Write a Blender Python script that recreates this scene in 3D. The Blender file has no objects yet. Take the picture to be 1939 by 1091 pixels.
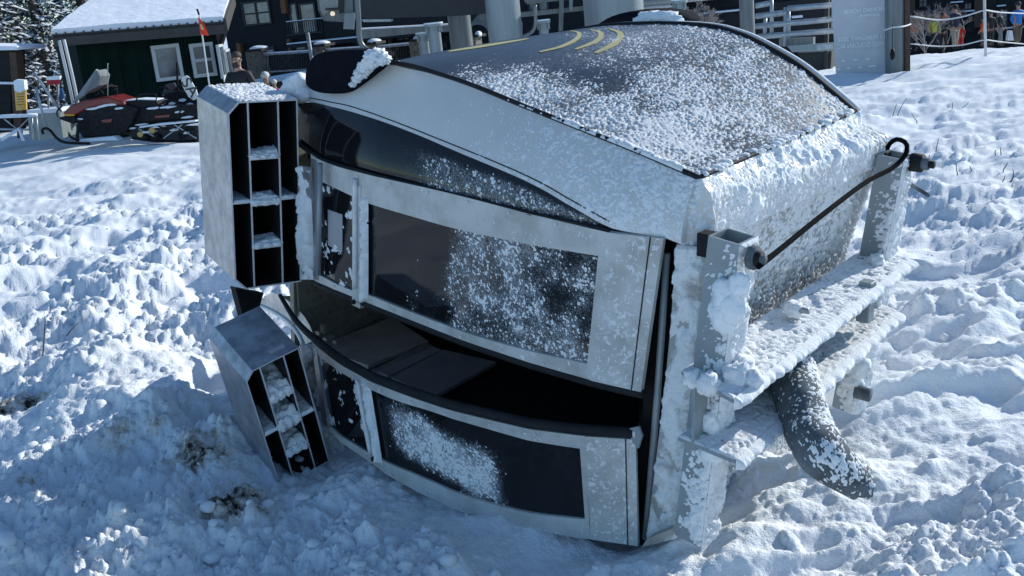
import bpy, bmesh, math, random
import numpy as np
from mathutils import Vector, Matrix
from mathutils.bvhtree import BVHTree
random.seed(7); rng = np.random.default_rng(7)
scene = bpy.context.scene
col = scene.collection
# ------------------------------------------------------------------ camera
FPX, CX, CY = 2000.0, 969.5, 545.5            # focal length and centre in pixels of the 1939 px wide photograph
M = np.array([[0.9947925213187363, 0.10192075121540115, 0.0],
              [-0.026615509783395885, 0.25977938513866633, -0.9653011373120548],
              [-0.09838421706392572, 0.9602743522185027, 0.2611392622798294]])
CAM = np.array([0, 0, 1.9])
cd = bpy.data.cameras.new('camera'); cam = bpy.data.objects.new('camera', cd); col.objects.link(cam)
cd.sensor_width = 36; cd.lens = 36*FPX/1939; cd.clip_start = 0.05; cd.clip_end = 2000
mw = Matrix([[*M[0], 0], [*M[1], 0], [*M[2], 1.9], [0, 0, 0, 1]]); cam.matrix_world = mw
scene.camera = cam
# ------------------------------------------------------------------ light
SUN_AZ, SUN_EL = 56.0, 24.0                    # azimuth from +Y towards +X
w = bpy.data.worlds.new('World'); scene.world = w; w.use_nodes = True
nt = w.node_tree; bg = nt.nodes['Background']
sky = nt.nodes.new('ShaderNodeTexSky'); sky.sky_type = 'NISHITA'; sky.sun_disc = False
sky.sun_elevation = math.radians(SUN_EL); sky.sun_rotation = math.radians(SUN_AZ); sky.ozone_density = 3.0; sky.dust_density = 0.3; sky.altitude = 1300
tintn = nt.nodes.new('ShaderNodeMix'); tintn.data_type = 'RGBA'; tintn.blend_type = 'MULTIPLY'; tintn.inputs['Factor'].default_value = 1.0
tintn.inputs[7].default_value = (0.90, 1.02, 1.03, 1)      # camera white balance leaves the sky light bluish
nt.links.new(sky.outputs[0], tintn.inputs[6]); nt.links.new(tintn.outputs[2], bg.inputs[0]); bg.inputs[1].default_value = 0.15
sl = bpy.data.lights.new('sun', 'SUN'); sl.energy = 4.3; sl.angle = math.radians(0.5); sl.color = (0.97, 0.96, 0.90)
so = bpy.data.objects.new('sun', sl); col.objects.link(so)
az, el = math.radians(SUN_AZ), math.radians(SUN_EL)
sd = Vector((math.sin(az)*math.cos(el), math.cos(az)*math.cos(el), math.sin(el)))
so.rotation_euler = sd.to_track_quat('Z', 'Y').to_euler()
scene.view_settings.view_transform = 'Standard'; scene.view_settings.look = 'None'
scene.view_settings.exposure = 0.16; scene.view_settings.gamma = 1.0
scene.render.engine = 'CYCLES'
scene.cycles.max_bounces = 8; scene.cycles.transparent_max_bounces = 16
# ------------------------------------------------------------------ measuring helpers (photograph pixel -> ray -> real plane)
def nrm(v): v = np.array(v, float); return v/np.linalg.norm(v)
def ray(px, py): return M@np.array([(px-CX)/FPX, -(py-CY)/FPX, -1.0])
R = np.array([[0.720526689748413, -0.6860207399070556, -0.10107835464415893],
              [0.05672156814932977, -0.08696911035385357, 0.9945949112834532],
              [0.6911034315259006, 0.7223655018490542, 0.023751393043135144]])   # cabin axes u (floor to roof), v (up), w (door side to far side)
U_, V_, W_ = R
O = np.array([0.363, 3.359, 0.0])
Ri = np.linalg.inv(R)
def L(u, v, w): return O+Ri@np.array([u, v, w])
def loc(P): return R@(np.array(P)-O)
def onpl(px, py, ax, val):
    r = ray(px, py); n = R[ax]; t = (val-np.dot(CAM-O, n))/np.dot(r, n); return CAM+r*t
def surf_hit(px, py, wf):
    wv = 0.0
    for _ in range(12):
        P = onpl(px, py, 2, wv); q = loc(P); wv = wv*.3+.7*wf(q[0], q[1])
    return P
def at(px, py, Y): r = ray(px, py); return CAM+r*(Y/r[1])
def gnd(px, py, z=0): r = ray(px, py); return CAM+r*((z-CAM[2])/r[2])
def catmull(pts, n):
    pts = [np.array(p, float) for p in pts]
    if len(pts) == 2: return np.array([pts[0]+(pts[1]-pts[0])*i/(n-1) for i in range(n)])
    P = [2*pts[0]-pts[1]]+pts+[2*pts[-1]-pts[-2]]
    d = [0]
    for i in range(1, len(pts)): d.append(d[-1]+np.linalg.norm(pts[i]-pts[i-1]))
    out = []
    for k in range(n):
        s = d[-1]*k/(n-1); i = max(0, min(len(pts)-2, int(np.searchsorted(d, s, side='right')-1)))
        t = (s-d[i])/max(d[i+1]-d[i], 1e-9); a, b, c, e = P[i:i+4]
        out.append(.5*((2*b)+(c-a)*t+(2*a-5*b+4*c-e)*t*t+(-a+3*b-3*c+e)*t**3))
    return np.array(out)
# ------------------------------------------------------------------ noise
def _h(ix, iy, iz, seed):
    with np.errstate(over='ignore'):
        h = (ix.astype(np.uint32)*np.uint32(374761393) ^ iy.astype(np.uint32)*np.uint32(668265263) ^ iz.astype(np.uint32)*np.uint32(2246822519)) + np.uint32(seed*3266489917 & 0xffffffff)
        h = (h ^ (h >> np.uint32(15)))*np.uint32(2246822519); h = (h ^ (h >> np.uint32(13)))*np.uint32(3266489917); h = h ^ (h >> np.uint32(16))
    return h.astype(np.float64)/4294967295.0
def vnoise(p, seed=0):
    p = np.asarray(p, float)
    if p.shape[-1] == 2: p = np.concatenate([p, np.zeros(p.shape[:-1]+(1,))], -1)
    i = np.floor(p).astype(np.int64); f = p-i; f = f*f*(3-2*f)
    r = 0; two = not np.any(f[..., 2])
    for dx in (0, 1):
        for dy in (0, 1):
            for dz in ((0,) if two else (0, 1)):
                wgt = (f[..., 0] if dx else 1-f[..., 0])*(f[..., 1] if dy else 1-f[..., 1])*(f[..., 2] if dz else 1-f[..., 2])
                r = r+wgt*_h(i[..., 0]+dx, i[..., 1]+dy, i[..., 2]+dz, seed)
    return r
def fbm(p, scale, octs=4, seed=0, gain=.5):
    p = np.asarray(p, float)/scale; a = 1; s = 0; t = 0
    for k in range(octs): s = s+a*vnoise(p*(2.03**k)+k*17.3, seed+k); t += a; a *= gain
    return s/t
def lumps(p, scale, seed=0):
    """rounded clods: 0 in the gaps, 1 on top of a clod (2-D)"""
    q = p/scale; i = np.floor(q).astype(np.int64); best = np.zeros(q.shape[0]); z = np.zeros(q.shape[0], np.int64)
    for dx in (-1, 0, 1):
        for dy in (-1, 0, 1):
            a, b = i[:, 0]+dx, i[:, 1]+dy
            x = a+_h(a, b, z, seed); y = b+_h(a, b, z, seed+1); rr = .35+.6*_h(a, b, z, seed+2)
            d2 = ((q[:, 0]-x)**2+(q[:, 1]-y)**2)/rr**2
            best = np.maximum(best, np.sqrt(np.clip(1-d2, 0, 1))*rr)
    return best
def sstep(a, b, x): t = np.clip((x-a)/(b-a), 0, 1); return t*t*(3-2*t)
# ------------------------------------------------------------------ materials
def mat(name, c, rough=.6, metal=0, c2=None, vs=8, bump=None, coat=0, contrast=(.35, .65), spec=None, stretch=None):
    m = bpy.data.materials.new(name); m.use_nodes = True; t = m.node_tree; b = t.nodes['Principled BSDF']
    b.inputs['Base Color'].default_value = (*c, 1); b.inputs['Roughness'].default_value = rough; b.inputs['Metallic'].default_value = metal
    if coat: b.inputs['Coat Weight'].default_value = coat
    if spec is not None: b.inputs['Specular IOR Level'].default_value = spec
    g = t.nodes.new('ShaderNodeNewGeometry'); vec = g.outputs['Position']
    if stretch:
        mp = t.nodes.new('ShaderNodeMapping'); mp.inputs['Scale'].default_value = stretch; t.links.new(vec, mp.inputs[0]); vec = mp.outputs[0]
    if c2 is not None:
        n = t.nodes.new('ShaderNodeTexNoise'); n.inputs['Scale'].default_value = vs; n.inputs['Detail'].default_value = 8; n.inputs['Roughness'].default_value = .65
        t.links.new(vec, n.inputs['Vector'])
        r = t.nodes.new('ShaderNodeValToRGB'); r.color_ramp.elements[0].position = contrast[0]; r.color_ramp.elements[1].position = contrast[1]
        r.color_ramp.elements[0].color = (*c, 1); r.color_ramp.elements[1].color = (*c2, 1)
        t.links.new(n.outputs[0], r.inputs[0]); t.links.new(r.outputs[0], b.inputs['Base Color'])
    if bump:
        for k, (sc, st) in enumerate(bump if isinstance(bump[0], (tuple, list)) else [bump]):
            n = t.nodes.new('ShaderNodeTexNoise'); n.inputs['Scale'].default_value = sc; n.inputs['Detail'].default_value = 5
            t.links.new(vec, n.inputs['Vector'])
            bp = t.nodes.new('ShaderNodeBump'); bp.inputs['Distance'].default_value = st; bp.inputs['Strength'].default_value = 1
            t.links.new(n.outputs[0], bp.inputs['Height'])
            if k: t.links.new(prev.outputs[0], bp.inputs['Normal'])
            prev = bp
        t.links.new(prev.outputs[0], b.inputs['Normal'])
    return m
def glassmat(name, tint=.35, rough=.03, film=.02):
    m = bpy.data.materials.new(name); m.use_nodes = True; t = m.node_tree; t.nodes.remove(t.nodes['Principled BSDF'])
    o = t.nodes['Material Output']; tr = t.nodes.new('ShaderNodeBsdfTransparent'); tr.inputs[0].default_value = (tint, tint, tint*1.05, 1)
    d = t.nodes.new('ShaderNodeBsdfDiffuse'); d.inputs[0].default_value = (film, film, film*1.1, 1)
    gl = t.nodes.new('ShaderNodeBsdfGlossy'); gl.inputs['Roughness'].default_value = rough
    a = t.nodes.new('ShaderNodeMixShader'); n = t.nodes.new('ShaderNodeTexNoise'); n.inputs['Scale'].default_value = 9; n.inputs['Detail'].default_value = 7
    mr = t.nodes.new('ShaderNodeMapRange'); mr.inputs[1].default_value = .35; mr.inputs[2].default_value = .75; mr.inputs[3].default_value = .25; mr.inputs[4].default_value = .65
    g = t.nodes.new('ShaderNodeNewGeometry'); t.links.new(g.outputs['Position'], n.inputs['Vector'])
    t.links.new(n.outputs[0], mr.inputs[0]); t.links.new(mr.outputs[0], a.inputs[0]); t.links.new(tr.outputs[0], a.inputs[1]); t.links.new(d.outputs[0], a.inputs[2])
    f = t.nodes.new('ShaderNodeFresnel'); f.inputs[0].default_value = 1.45
    b = t.nodes.new('ShaderNodeMixShader'); t.links.new(f.outputs[0], b.inputs[0]); t.links.new(a.outputs[0], b.inputs[1]); t.links.new(gl.outputs[0], b.inputs[2])
    t.links.new(b.outputs[0], o.inputs[0]); return m
def frostmat(name, glass, fc=(.60, .62, .64), s1=210, s2=70, stretch=None):
    m = bpy.data.materials.new(name); m.use_nodes = True; t = m.node_tree; o = t.nodes['Material Output']; b = t.nodes['Principled BSDF']
    if glass:
        src = bpy.data.materials[glass]; tr = t.nodes.new('ShaderNodeBsdfTransparent'); tr.inputs[0].default_value = (.30, .30, .31, 1)
        d = t.nodes.new('ShaderNodeBsdfDiffuse'); d.inputs[0].default_value = (.022, .022, .026, 1); a = t.nodes.new('ShaderNodeMixShader'); a.inputs[0].default_value = .5
        t.links.new(tr.outputs[0], a.inputs[1]); t.links.new(d.outputs[0], a.inputs[2]); gl = t.nodes.new('ShaderNodeBsdfGlossy'); gl.inputs['Roughness'].default_value = .06
        f = t.nodes.new('ShaderNodeFresnel'); f.inputs[0].default_value = 1.4; bs = t.nodes.new('ShaderNodeMixShader'); t.links.new(f.outputs[0], bs.inputs[0]); t.links.new(a.outputs[0], bs.inputs[1]); t.links.new(gl.outputs[0], bs.inputs[2]); base = bs.outputs[0]
    else:
        b2 = t.nodes.new('ShaderNodeBsdfPrincipled'); b2.inputs['Base Color'].default_value = (.020, .018, .021, 1); b2.inputs['Roughness'].default_value = .35; base = b2.outputs[0]
    g = t.nodes.new('ShaderNodeNewGeometry'); vec = g.outputs['Position']
    if stretch: mp = t.nodes.new('ShaderNodeMapping'); mp.inputs['Scale'].default_value = stretch; t.links.new(vec, mp.inputs[0]); vec = mp.outputs[0]
    def noi(sc, dt): n = t.nodes.new('ShaderNodeTexNoise'); n.inputs['Scale'].default_value = sc; n.inputs['Detail'].default_value = dt; n.inputs['Roughness'].default_value = .7; t.links.new(vec, n.inputs['Vector']); return n.outputs[0]
    def mth(op, a, c):
        n = t.nodes.new('ShaderNodeMath'); n.operation = op
        for i, q in enumerate((a, c)):
            if isinstance(q, (int, float)): n.inputs[i].default_value = q
            else: t.links.new(q, n.inputs[i])
        return n.outputs[0]
    at_ = t.nodes.new('ShaderNodeAttribute'); at_.attribute_name = 'frost'
    k = mth('ADD', mth('MULTIPLY', noi(s1, 3), .62), mth('MULTIPLY', noi(s2, 6), .38)); k = mth('ADD', k, at_.outputs['Fac'])
    mr = t.nodes.new('ShaderNodeMapRange'); mr.interpolation_type = 'SMOOTHSTEP'; mr.inputs[1].default_value = .95; mr.inputs[2].default_value = 1.24; t.links.new(k, mr.inputs[0])
    b.inputs['Base Color'].default_value = (*fc, 1); b.inputs['Roughness'].default_value = .85; b.inputs['Specular IOR Level'].default_value = .15
    bp = t.nodes.new('ShaderNodeBump'); bp.inputs['Distance'].default_value = .004; t.links.new(k, bp.inputs['Height']); t.links.new(bp.outputs[0], b.inputs['Normal'])
    mx = t.nodes.new('ShaderNodeMixShader'); t.links.new(mr.outputs[0], mx.inputs[0]); t.links.new(base, mx.inputs[1]); t.links.new(b.outputs[0], mx.inputs[2]); t.links.new(mx.outputs[0], o.inputs[0])
    return m
def setfrost(o, P, mf):
    n, k = P.shape[:2]; s, t = np.meshgrid(np.linspace(0, 1, n), np.linspace(0, 1, k), indexing='ij'); v = mf(P.reshape(-1, 3), s.ravel(), t.ravel())
    a = o.data.attributes.new('frost', 'FLOAT', 'POINT'); a.data.foreach_set('value', np.concatenate([v, v]).astype(np.float32))
MM = {}
MM['rime'] = mat('rime_snow', (.80, .83, .86), .85, spec=.15, c2=(.88, .89, .90), vs=30, bump=[(160, .004), (520, .0015)])
MM['dirty_rime'] = mat('grimy_rime', (.46, .44, .40), .85, spec=.15, c2=(.80, .82, .83), vs=9, contrast=(.34, .50), bump=[(90, .006), (300, .002)])
MM['thinrime'] = mat('thin_rime', (.55, .57, .59), .9, c2=(.78, .80, .82), vs=40, spec=.1)
MM['soft'] = mat('soft_snow', (.80, .84, .88), .8, spec=.15, c2=(.86, .88, .9), vs=6, bump=[(60, .006)])
MM['white'] = mat('white_gelcoat', (.62, .61, .585), .38, c2=(.68, .67, .65), vs=3, coat=.25, bump=[(5, .003)])
MM['alu'] = mat('brushed_aluminium_panel', (.40, .41, .39), .5, .15, c2=(.57, .58, .57), vs=7, bump=[(40, .0008), (9, .004)], contrast=(.36, .60))
MM['alu_dirty'] = mat('stained_roof_aluminium', (.30, .30, .285), .6, .1, c2=(.48, .49, .48), vs=5, bump=[(60, .001)], stretch=(1, 1, .35))
MM['galv'] = mat('galvanised_sheet', (.27, .28, .30), .36, .75, c2=(.46, .47, .50), vs=14, contrast=(.38, .62), bump=[(25, .0008)])
MM['galv_edge'] = mat('galvanised_edge', (.58, .59, .60), .5, .2, c2=(.74, .75, .76), vs=30)
MM['slot_shade'] = mat('rack_slot_shade', (.018, .019, .022), .6, .3, c2=(.03, .03, .033), vs=12)  # shade inside the galvanised rack slots, put into the colour of the inner faces
MM['frame'] = mat('painted_grey_steel', (.24, .28, .30), .45, .2, c2=(.30, .34, .355), vs=6, bump=[(50, .0006)])
MM['rubber'] = mat('black_rubber', (.010, .011, .014), .75, spec=.25, c2=(.02, .021, .024), vs=20)
MM['plastic'] = mat('black_bumper_plastic', (.005, .006, .011), .9, c2=(.009, .010, .016), vs=30, bump=[(300, .0004)], spec=.06)
MM['black'] = mat('black_lining_and_shade', (.008, .008, .009), .85, c2=(.014, .014, .014), vs=10, spec=.2)
MM['floor'] = mat('interior_floor', (.26, .25, .20), .5, .1, c2=(.36, .33, .27), vs=14)
MM['tan'] = mat('interior_laminate', (.28, .265, .23), .55, c2=(.42, .40, .35), vs=9, bump=[(60, .0006)], stretch=(1, 1, 3))
MM['greyin'] = mat('interior_grey_panel', (.22, .22, .24), .55, c2=(.31, .30, .30), vs=7)
MM['steel'] = mat('bare_steel', (.5, .5, .48), .35, .7, c2=(.62, .61, .6), vs=15)
MM['glass'] = glassmat('dark_tinted_window', .22, .04, .012)
MM['glass_clear'] = glassmat('tinted_door_window', .38, .04, .03)
MM['topglass'] = mat('black_roof_glazing', (.022, .017, .019), .3, c2=(.035, .027, .03), vs=20)
MM['yellow'] = mat('yellow_vinyl', (.50, .42, .16), .5, c2=(.60, .52, .24), vs=40)
MM['sticker'] = mat('pale_sticker', (.33, .33, .35), .6, c2=(.37, .37, .39), vs=10)
MM['cable'] = mat('black_cable_sheath', (.007, .007, .008), 1.0, spec=.04)
MM['pipe'] = mat('dark_hanger_pipe', (.07, .085, .095), .8, 0, spec=.12, c2=(.15, .175, .195), vs=14, bump=[(60, .001)])
MM['top_frost'] = frostmat('frosted_roof_glazing', None, (.58, .59, .60), 170, 60)
MM['win_frost'] = frostmat('frosted_tinted_window', 'dark_tinted_window', (.50, .54, .58), 230, 75)
# ------------------------------------------------------------------ object helpers
def props(o, label=None, cat=None, group=None, kind=None):
    if label: o['label'] = label
    if cat: o['category'] = cat
    if group: o['group'] = group
    if kind: o['kind'] = kind
    return o
def thing(name, base, label, cat, group=None):
    o = bpy.data.objects.new(name, None); o.empty_display_size = .2; col.objects.link(o); o.location = Vector(base)
    return props(o, label, cat, group)
def wpos(p):
    v = Vector((0, 0, 0))
    while p is not None: v += p.location; p = p.parent
    return v
def mk(name, V, F, m, parent=None, smooth=False, label=None, mi=None):
    me = bpy.data.meshes.new(name); V = np.asarray(V, float)
    off = np.array(wpos(parent)) if parent else np.zeros(3)
    V = V-off
    if isinstance(F, np.ndarray):
        nf, k = F.shape; me.vertices.add(len(V)); me.vertices.foreach_set('co', V.ravel()); me.loops.add(nf*k); me.loops.foreach_set('vertex_index', F.ravel().astype(np.int32))
        me.polygons.add(nf); me.polygons.foreach_set('loop_start', np.arange(0, nf*k, k, dtype=np.int32)); me.update(calc_edges=True); me.validate()
    else: me.from_pydata([tuple(v) for v in V], [], [tuple(f) for f in F]); me.update()
    for x in (m if isinstance(m, (list, tuple)) else [m]): me.materials.append(x)
    if mi is not None: me.polygons.foreach_set('material_index', np.asarray(mi, np.int32))
    if smooth: me.polygons.foreach_set('use_smooth', np.ones(len(me.polygons), bool))
    o = bpy.data.objects.new(name, me); col.objects.link(o)
    if parent: o.parent = parent
    if label: o['label'] = label
    return o
def bevel(o, wd, seg=2, ang=35):
    b = o.modifiers.new('bevel', 'BEVEL'); b.width = wd; b.segments = seg; b.limit_method = 'ANGLE'; b.angle_limit = math.radians(ang); return o
class MB:
    """collects solids that make up ONE part"""
    def __init__(s): s.V = []; s.F = []; s.mi = []
    def add(s, V, F, mi=0):
        k = len(s.V); s.V += [tuple(v) for v in V]; s.F += [tuple(i+k for i in f) for f in F]; s.mi += [mi]*len(F); return s
    def box8(s, c, mi=0): return s.add(c, [(0, 3, 2, 1), (4, 5, 6, 7), (0, 1, 5, 4), (1, 2, 6, 5), (2, 3, 7, 6), (3, 0, 4, 7)], mi)
    def box(s, c, ax, sz, mi=0):
        c = np.array(c, float); a, b, d = [np.array(x, float)*h/2 for x, h in zip(ax, sz)]
        return s.box8([c-a-b-d, c+a-b-d, c+a+b-d, c-a+b-d, c-a-b+d, c+a-b+d, c+a+b+d, c-a+b+d], mi)
    def wbox(s, c, sz, rz=0, mi=0):
        x = (math.cos(rz), math.sin(rz), 0); y = (-math.sin(rz), math.cos(rz), 0); return s.box(c, (x, y, (0, 0, 1)), sz, mi)
    def tube(s, P, r, n=10, caps=True, mi=0, flat=1.0):
        P = [np.array(p, float) for p in P]; r = [r]*len(P) if np.isscalar(r) else r; V = []; F = []
        t = nrm(P[1]-P[0]); a = nrm(np.cross(t, (0, 0, 1) if abs(t[2]) < .9 else (1, 0, 0)))
        for i, p in enumerate(P):
            t = nrm(P[min(i+1, len(P)-1)]-P[max(i-1, 0)]); a = nrm(a-t*np.dot(a, t)); b = np.cross(t, a)
            for k in range(n):
                q = 2*math.pi*k/n; V.append(p+(a*math.cos(q)+b*math.sin(q)*flat)*r[i])
        for i in range(len(P)-1):
            for k in range(n): F.append((i*n+k, i*n+(k+1) % n, (i+1)*n+(k+1) % n, (i+1)*n+k))
        if caps: F += [tuple(range(n-1, -1, -1)), tuple((len(P)-1)*n+k for k in range(n))]
        return s.add(V, F, mi)
    def prism(s, pts, off, mi=0):
        n = len(pts); pts = [np.array(p, float) for p in pts]; off = np.array(off, float)
        return s.add(pts+[p+off for p in pts], [tuple(range(n)), tuple(range(2*n-1, n-1, -1))]+[(i, i+n, (i+1) % n+n, (i+1) % n) for i in range(n)], mi)
    def blob(s, c, sz, seed=0, sub=3, amp=.35, sc=.5, mi=0):
        bm = bmesh.new(); bmesh.ops.create_icosphere(bm, subdivisions=sub, radius=1)
        V = np.array([v.co[:] for v in bm.verts]); F = [[v.index for v in f.verts] for f in bm.faces]; bm.free()
        k = 1+amp*(fbm(V+seed*3.1, sc, 3, seed)-.5)*2+(amp*.55*(fbm(V+seed*1.7, sc*.3, 3, seed+4)-.5)*2 if sub > 2 and amp > .3 else 0); V = V*k[:, None]
        if np.ndim(sz) == 2: V = V@np.array(sz)
        else: V = V*np.array(sz)
        return s.add(V+np.array(c), F, mi)
    def build(s, name, m, parent=None, smooth=False, label=None, bev=0):
        o = mk(name, s.V, s.F, m, parent, smooth, label, s.mi)
        bm = bmesh.new(); bm.from_mesh(o.data); bmesh.ops.recalc_face_normals(bm, faces=bm.faces); bm.to_mesh(o.data); bm.free()
        if bev: bevel(o, bev)
        return o
def bil(P, n, m):
    """resample a grid of points to n x m"""
    a, b = P.shape[:2]; x = np.linspace(0, a-1, n); y = np.linspace(0, b-1, m)
    i = np.minimum(x.astype(int), a-2); j = np.minimum(y.astype(int), b-2); fx = (x-i)[:, None, None]; fy = (y-j)[None, :, None]
    return (P[i][:, j]*(1-fx)*(1-fy)+P[i+1][:, j]*fx*(1-fy)+P[i][:, j+1]*(1-fx)*fy+P[i+1][:, j+1]*fx*fy)
def gnormals(P, out):
    du = np.gradient(P, axis=0); dv = np.gradient(P, axis=1); N = np.cross(du, dv); N /= np.linalg.norm(N, axis=2, keepdims=True)+1e-12
    if np.dot(N[N.shape[0]//2, N.shape[1]//2], out) < 0: N = -N
    return N
def gfaces(n, m): i = np.arange(n-1)[:, None]*m+np.arange(m-1)[None]; return np.stack([i, i+1, i+m+1, i+m], -1).reshape(-1, 4)
def slab(name, P, t, m, parent, out, off=0., smooth=True, label=None):
    """a sheet with thickness: P is an n x k grid of outer points"""
    n, k = P.shape[:2]; N = gnormals(P, out); A = (P+N*off).reshape(-1, 3); B = (P+N*(off-t)).reshape(-1, 3); F = gfaces(n, k)
    q = n*k; rim = []
    for i in range(n-1): rim += [(i*k, (i+1)*k, (i+1)*k+q, i*k+q), ((i+1)*k+k-1, i*k+k-1, i*k+k-1+q, (i+1)*k+k-1+q)]
    for j in range(k-1): rim += [(j+1, j, j+q, j+1+q), ((n-1)*k+j, (n-1)*k+j+1, (n-1)*k+j+1+q, (n-1)*k+j+q)]
    F = np.concatenate([F, F[:, ::-1]+q, np.array(rim)])
    o = mk(name, np.concatenate([A, B]), F, m, parent, False, label)
    bm = bmesh.new(); bm.from_mesh(o.data); bmesh.ops.recalc_face_normals(bm, faces=bm.faces)
    for f in bm.faces: f.smooth = smooth
    for e in bm.edges:
        if len(e.link_faces) == 2 and e.link_faces[0].normal.angle(e.link_faces[1].normal, 0) > .6: e.smooth = False
    bm.to_mesh(o.data); bm.free()
    return o
def crust(name, P, out, hf, m, parent, res=.006, off=0., label=None):
    """rime standing on a surface: a height field over grid P, present only where hf(points, s, t) > 0"""
    lu = np.linalg.norm(np.diff(P[:, P.shape[1]//2], axis=0), axis=1).sum(); lv = np.linalg.norm(np.diff(P[P.shape[0]//2], axis=0), axis=1).sum()
    n, k = max(4, int(lu/res)), max(4, int(lv/res)); Q = bil(P, n, k); N = gnormals(Q, out)
    s, t = np.meshgrid(np.linspace(0, 1, n), np.linspace(0, 1, k), indexing='ij')
    h = hf(Q.reshape(-1, 3), s.ravel(), t.ravel()).reshape(n, k)
    h[0] = np.minimum(h[0], 0); h[-1] = np.minimum(h[-1], 0); h[:, 0] = np.minimum(h[:, 0], 0); h[:, -1] = np.minimum(h[:, -1], 0)
    Vv = (Q+N*(off+np.where(h > 0, h, -.0012))[..., None]).reshape(-1, 3)
    F = gfaces(n, k); keep = (h.ravel()[F] > 0).any(1); F = F[keep]
    if not len(F): return None
    used = np.unique(F); rm = np.full(len(Vv), -1); rm[used] = np.arange(len(used))
    F = rm[F]; Vv = Vv[used]
    a, b, c = Vv[F[0, 0]], Vv[F[0, 1]], Vv[F[0, 2]]
    if np.dot(np.cross(b-a, c-a), out) < 0: F = F[:, ::-1]
    return mk(name, Vv, np.ascontiguousarray(F), m, parent, True, label)
def loftpx(top, bot, wf, n=40, k=10):
    """grid between two photograph curves, lying on the surface w = wf(u, v)"""
    A = catmull([loc(surf_hit(x, y, wf)) for x, y in top], n); B = catmull([loc(surf_hit(x, y, wf)) for x, y in bot], n)
    P = np.zeros((n, k, 3))
    for i in range(n):
        for j in range(k):
            q = A[i]+(B[i]-A[i])*j/(k-1); P[i, j] = L(q[0], q[1], wf(q[0], q[1]))
    return P
def loftc(A, B, n=40, k=8, bulge=0, out=None):
    A = catmull(A, n); B = catmull(B, n); t = np.linspace(0, 1, k)[None, :, None]; P = A[:, None]*(1-t)+B[:, None]*t
    if bulge: P = P+np.array(out)*(bulge*4*t*(1-t))
    return P
class VPl:
    """vertical plane through two ground spots, given as photograph column and distance"""
    def __init__(s, x0, Y0, x1, Y1, yref=100):
        a, b = at(x0, yref, Y0), at(x1, yref, Y1); s.o = np.array([a[0], a[1], 0]); s.d = nrm([b[0]-a[0], b[1]-a[1], 0]); s.n = np.array([s.d[1], -s.d[0], 0])
        if np.dot(s.n, s.o) > 0: s.n = -s.n
    def hit(s, px, py, dep=0):
        r = ray(px, py); t = np.dot(s.o+s.n*dep-CAM, s.n)/np.dot(r, s.n); return CAM+r*t
    def az(s, px, py, dep=0): P = s.hit(px, py, dep); return np.dot(P-s.o, s.d), P[2]
    def P(s, a, z, dep=0): return s.o+s.d*a+s.n*dep+np.array([0, 0, z])
    def rect(s, x0, y0, x1, y1, dep=0):
        xm, ym = (x0+x1)/2, (y0+y1)/2; return s.az(x0, ym, dep)[0], s.az(x1, ym, dep)[0], s.az(xm, y1, dep)[1], s.az(xm, y0, dep)[1]
    def bx(s, mb, a0, a1, z0, z1, d0, d1, mi=0):
        return mb.box8([s.P(a0, z0, d0), s.P(a1, z0, d0), s.P(a1, z0, d1), s.P(a0, z0, d1), s.P(a0, z1, d0), s.P(a1, z1, d0), s.P(a1, z1, d1), s.P(a0, z1, d1)], mi)
    def bpx(s, mb, x0, y0, x1, y1, d0, d1, mi=0):
        a0, a1, z0, z1 = s.rect(x0, y0, x1, y1, d1); return s.bx(mb, a0, a1, z0, z1, d0, d1, mi)
    def poly(s, mb, pts, d0, d1, mi=0): return mb.prism([s.hit(x, y, d1)-s.n*(d1-d0) for x, y in pts], s.n*(d1-d0), mi)
def textmesh(s, size):
    cu = bpy.data.curves.new('t', 'FONT'); cu.body = s; cu.size = size; cu.extrude = .002; cu.align_x = 'CENTER'; cu.align_y = 'CENTER'
    o = bpy.data.objects.new('t', cu); col.objects.link(o); me = bpy.data.meshes.new_from_object(o)
    V = np.array([v.co[:] for v in me.vertices]); F = [tuple(p.vertices) for p in me.polygons]
    bpy.data.objects.remove(o); bpy.data.curves.remove(cu); bpy.data.meshes.remove(me); return V, F
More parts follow.
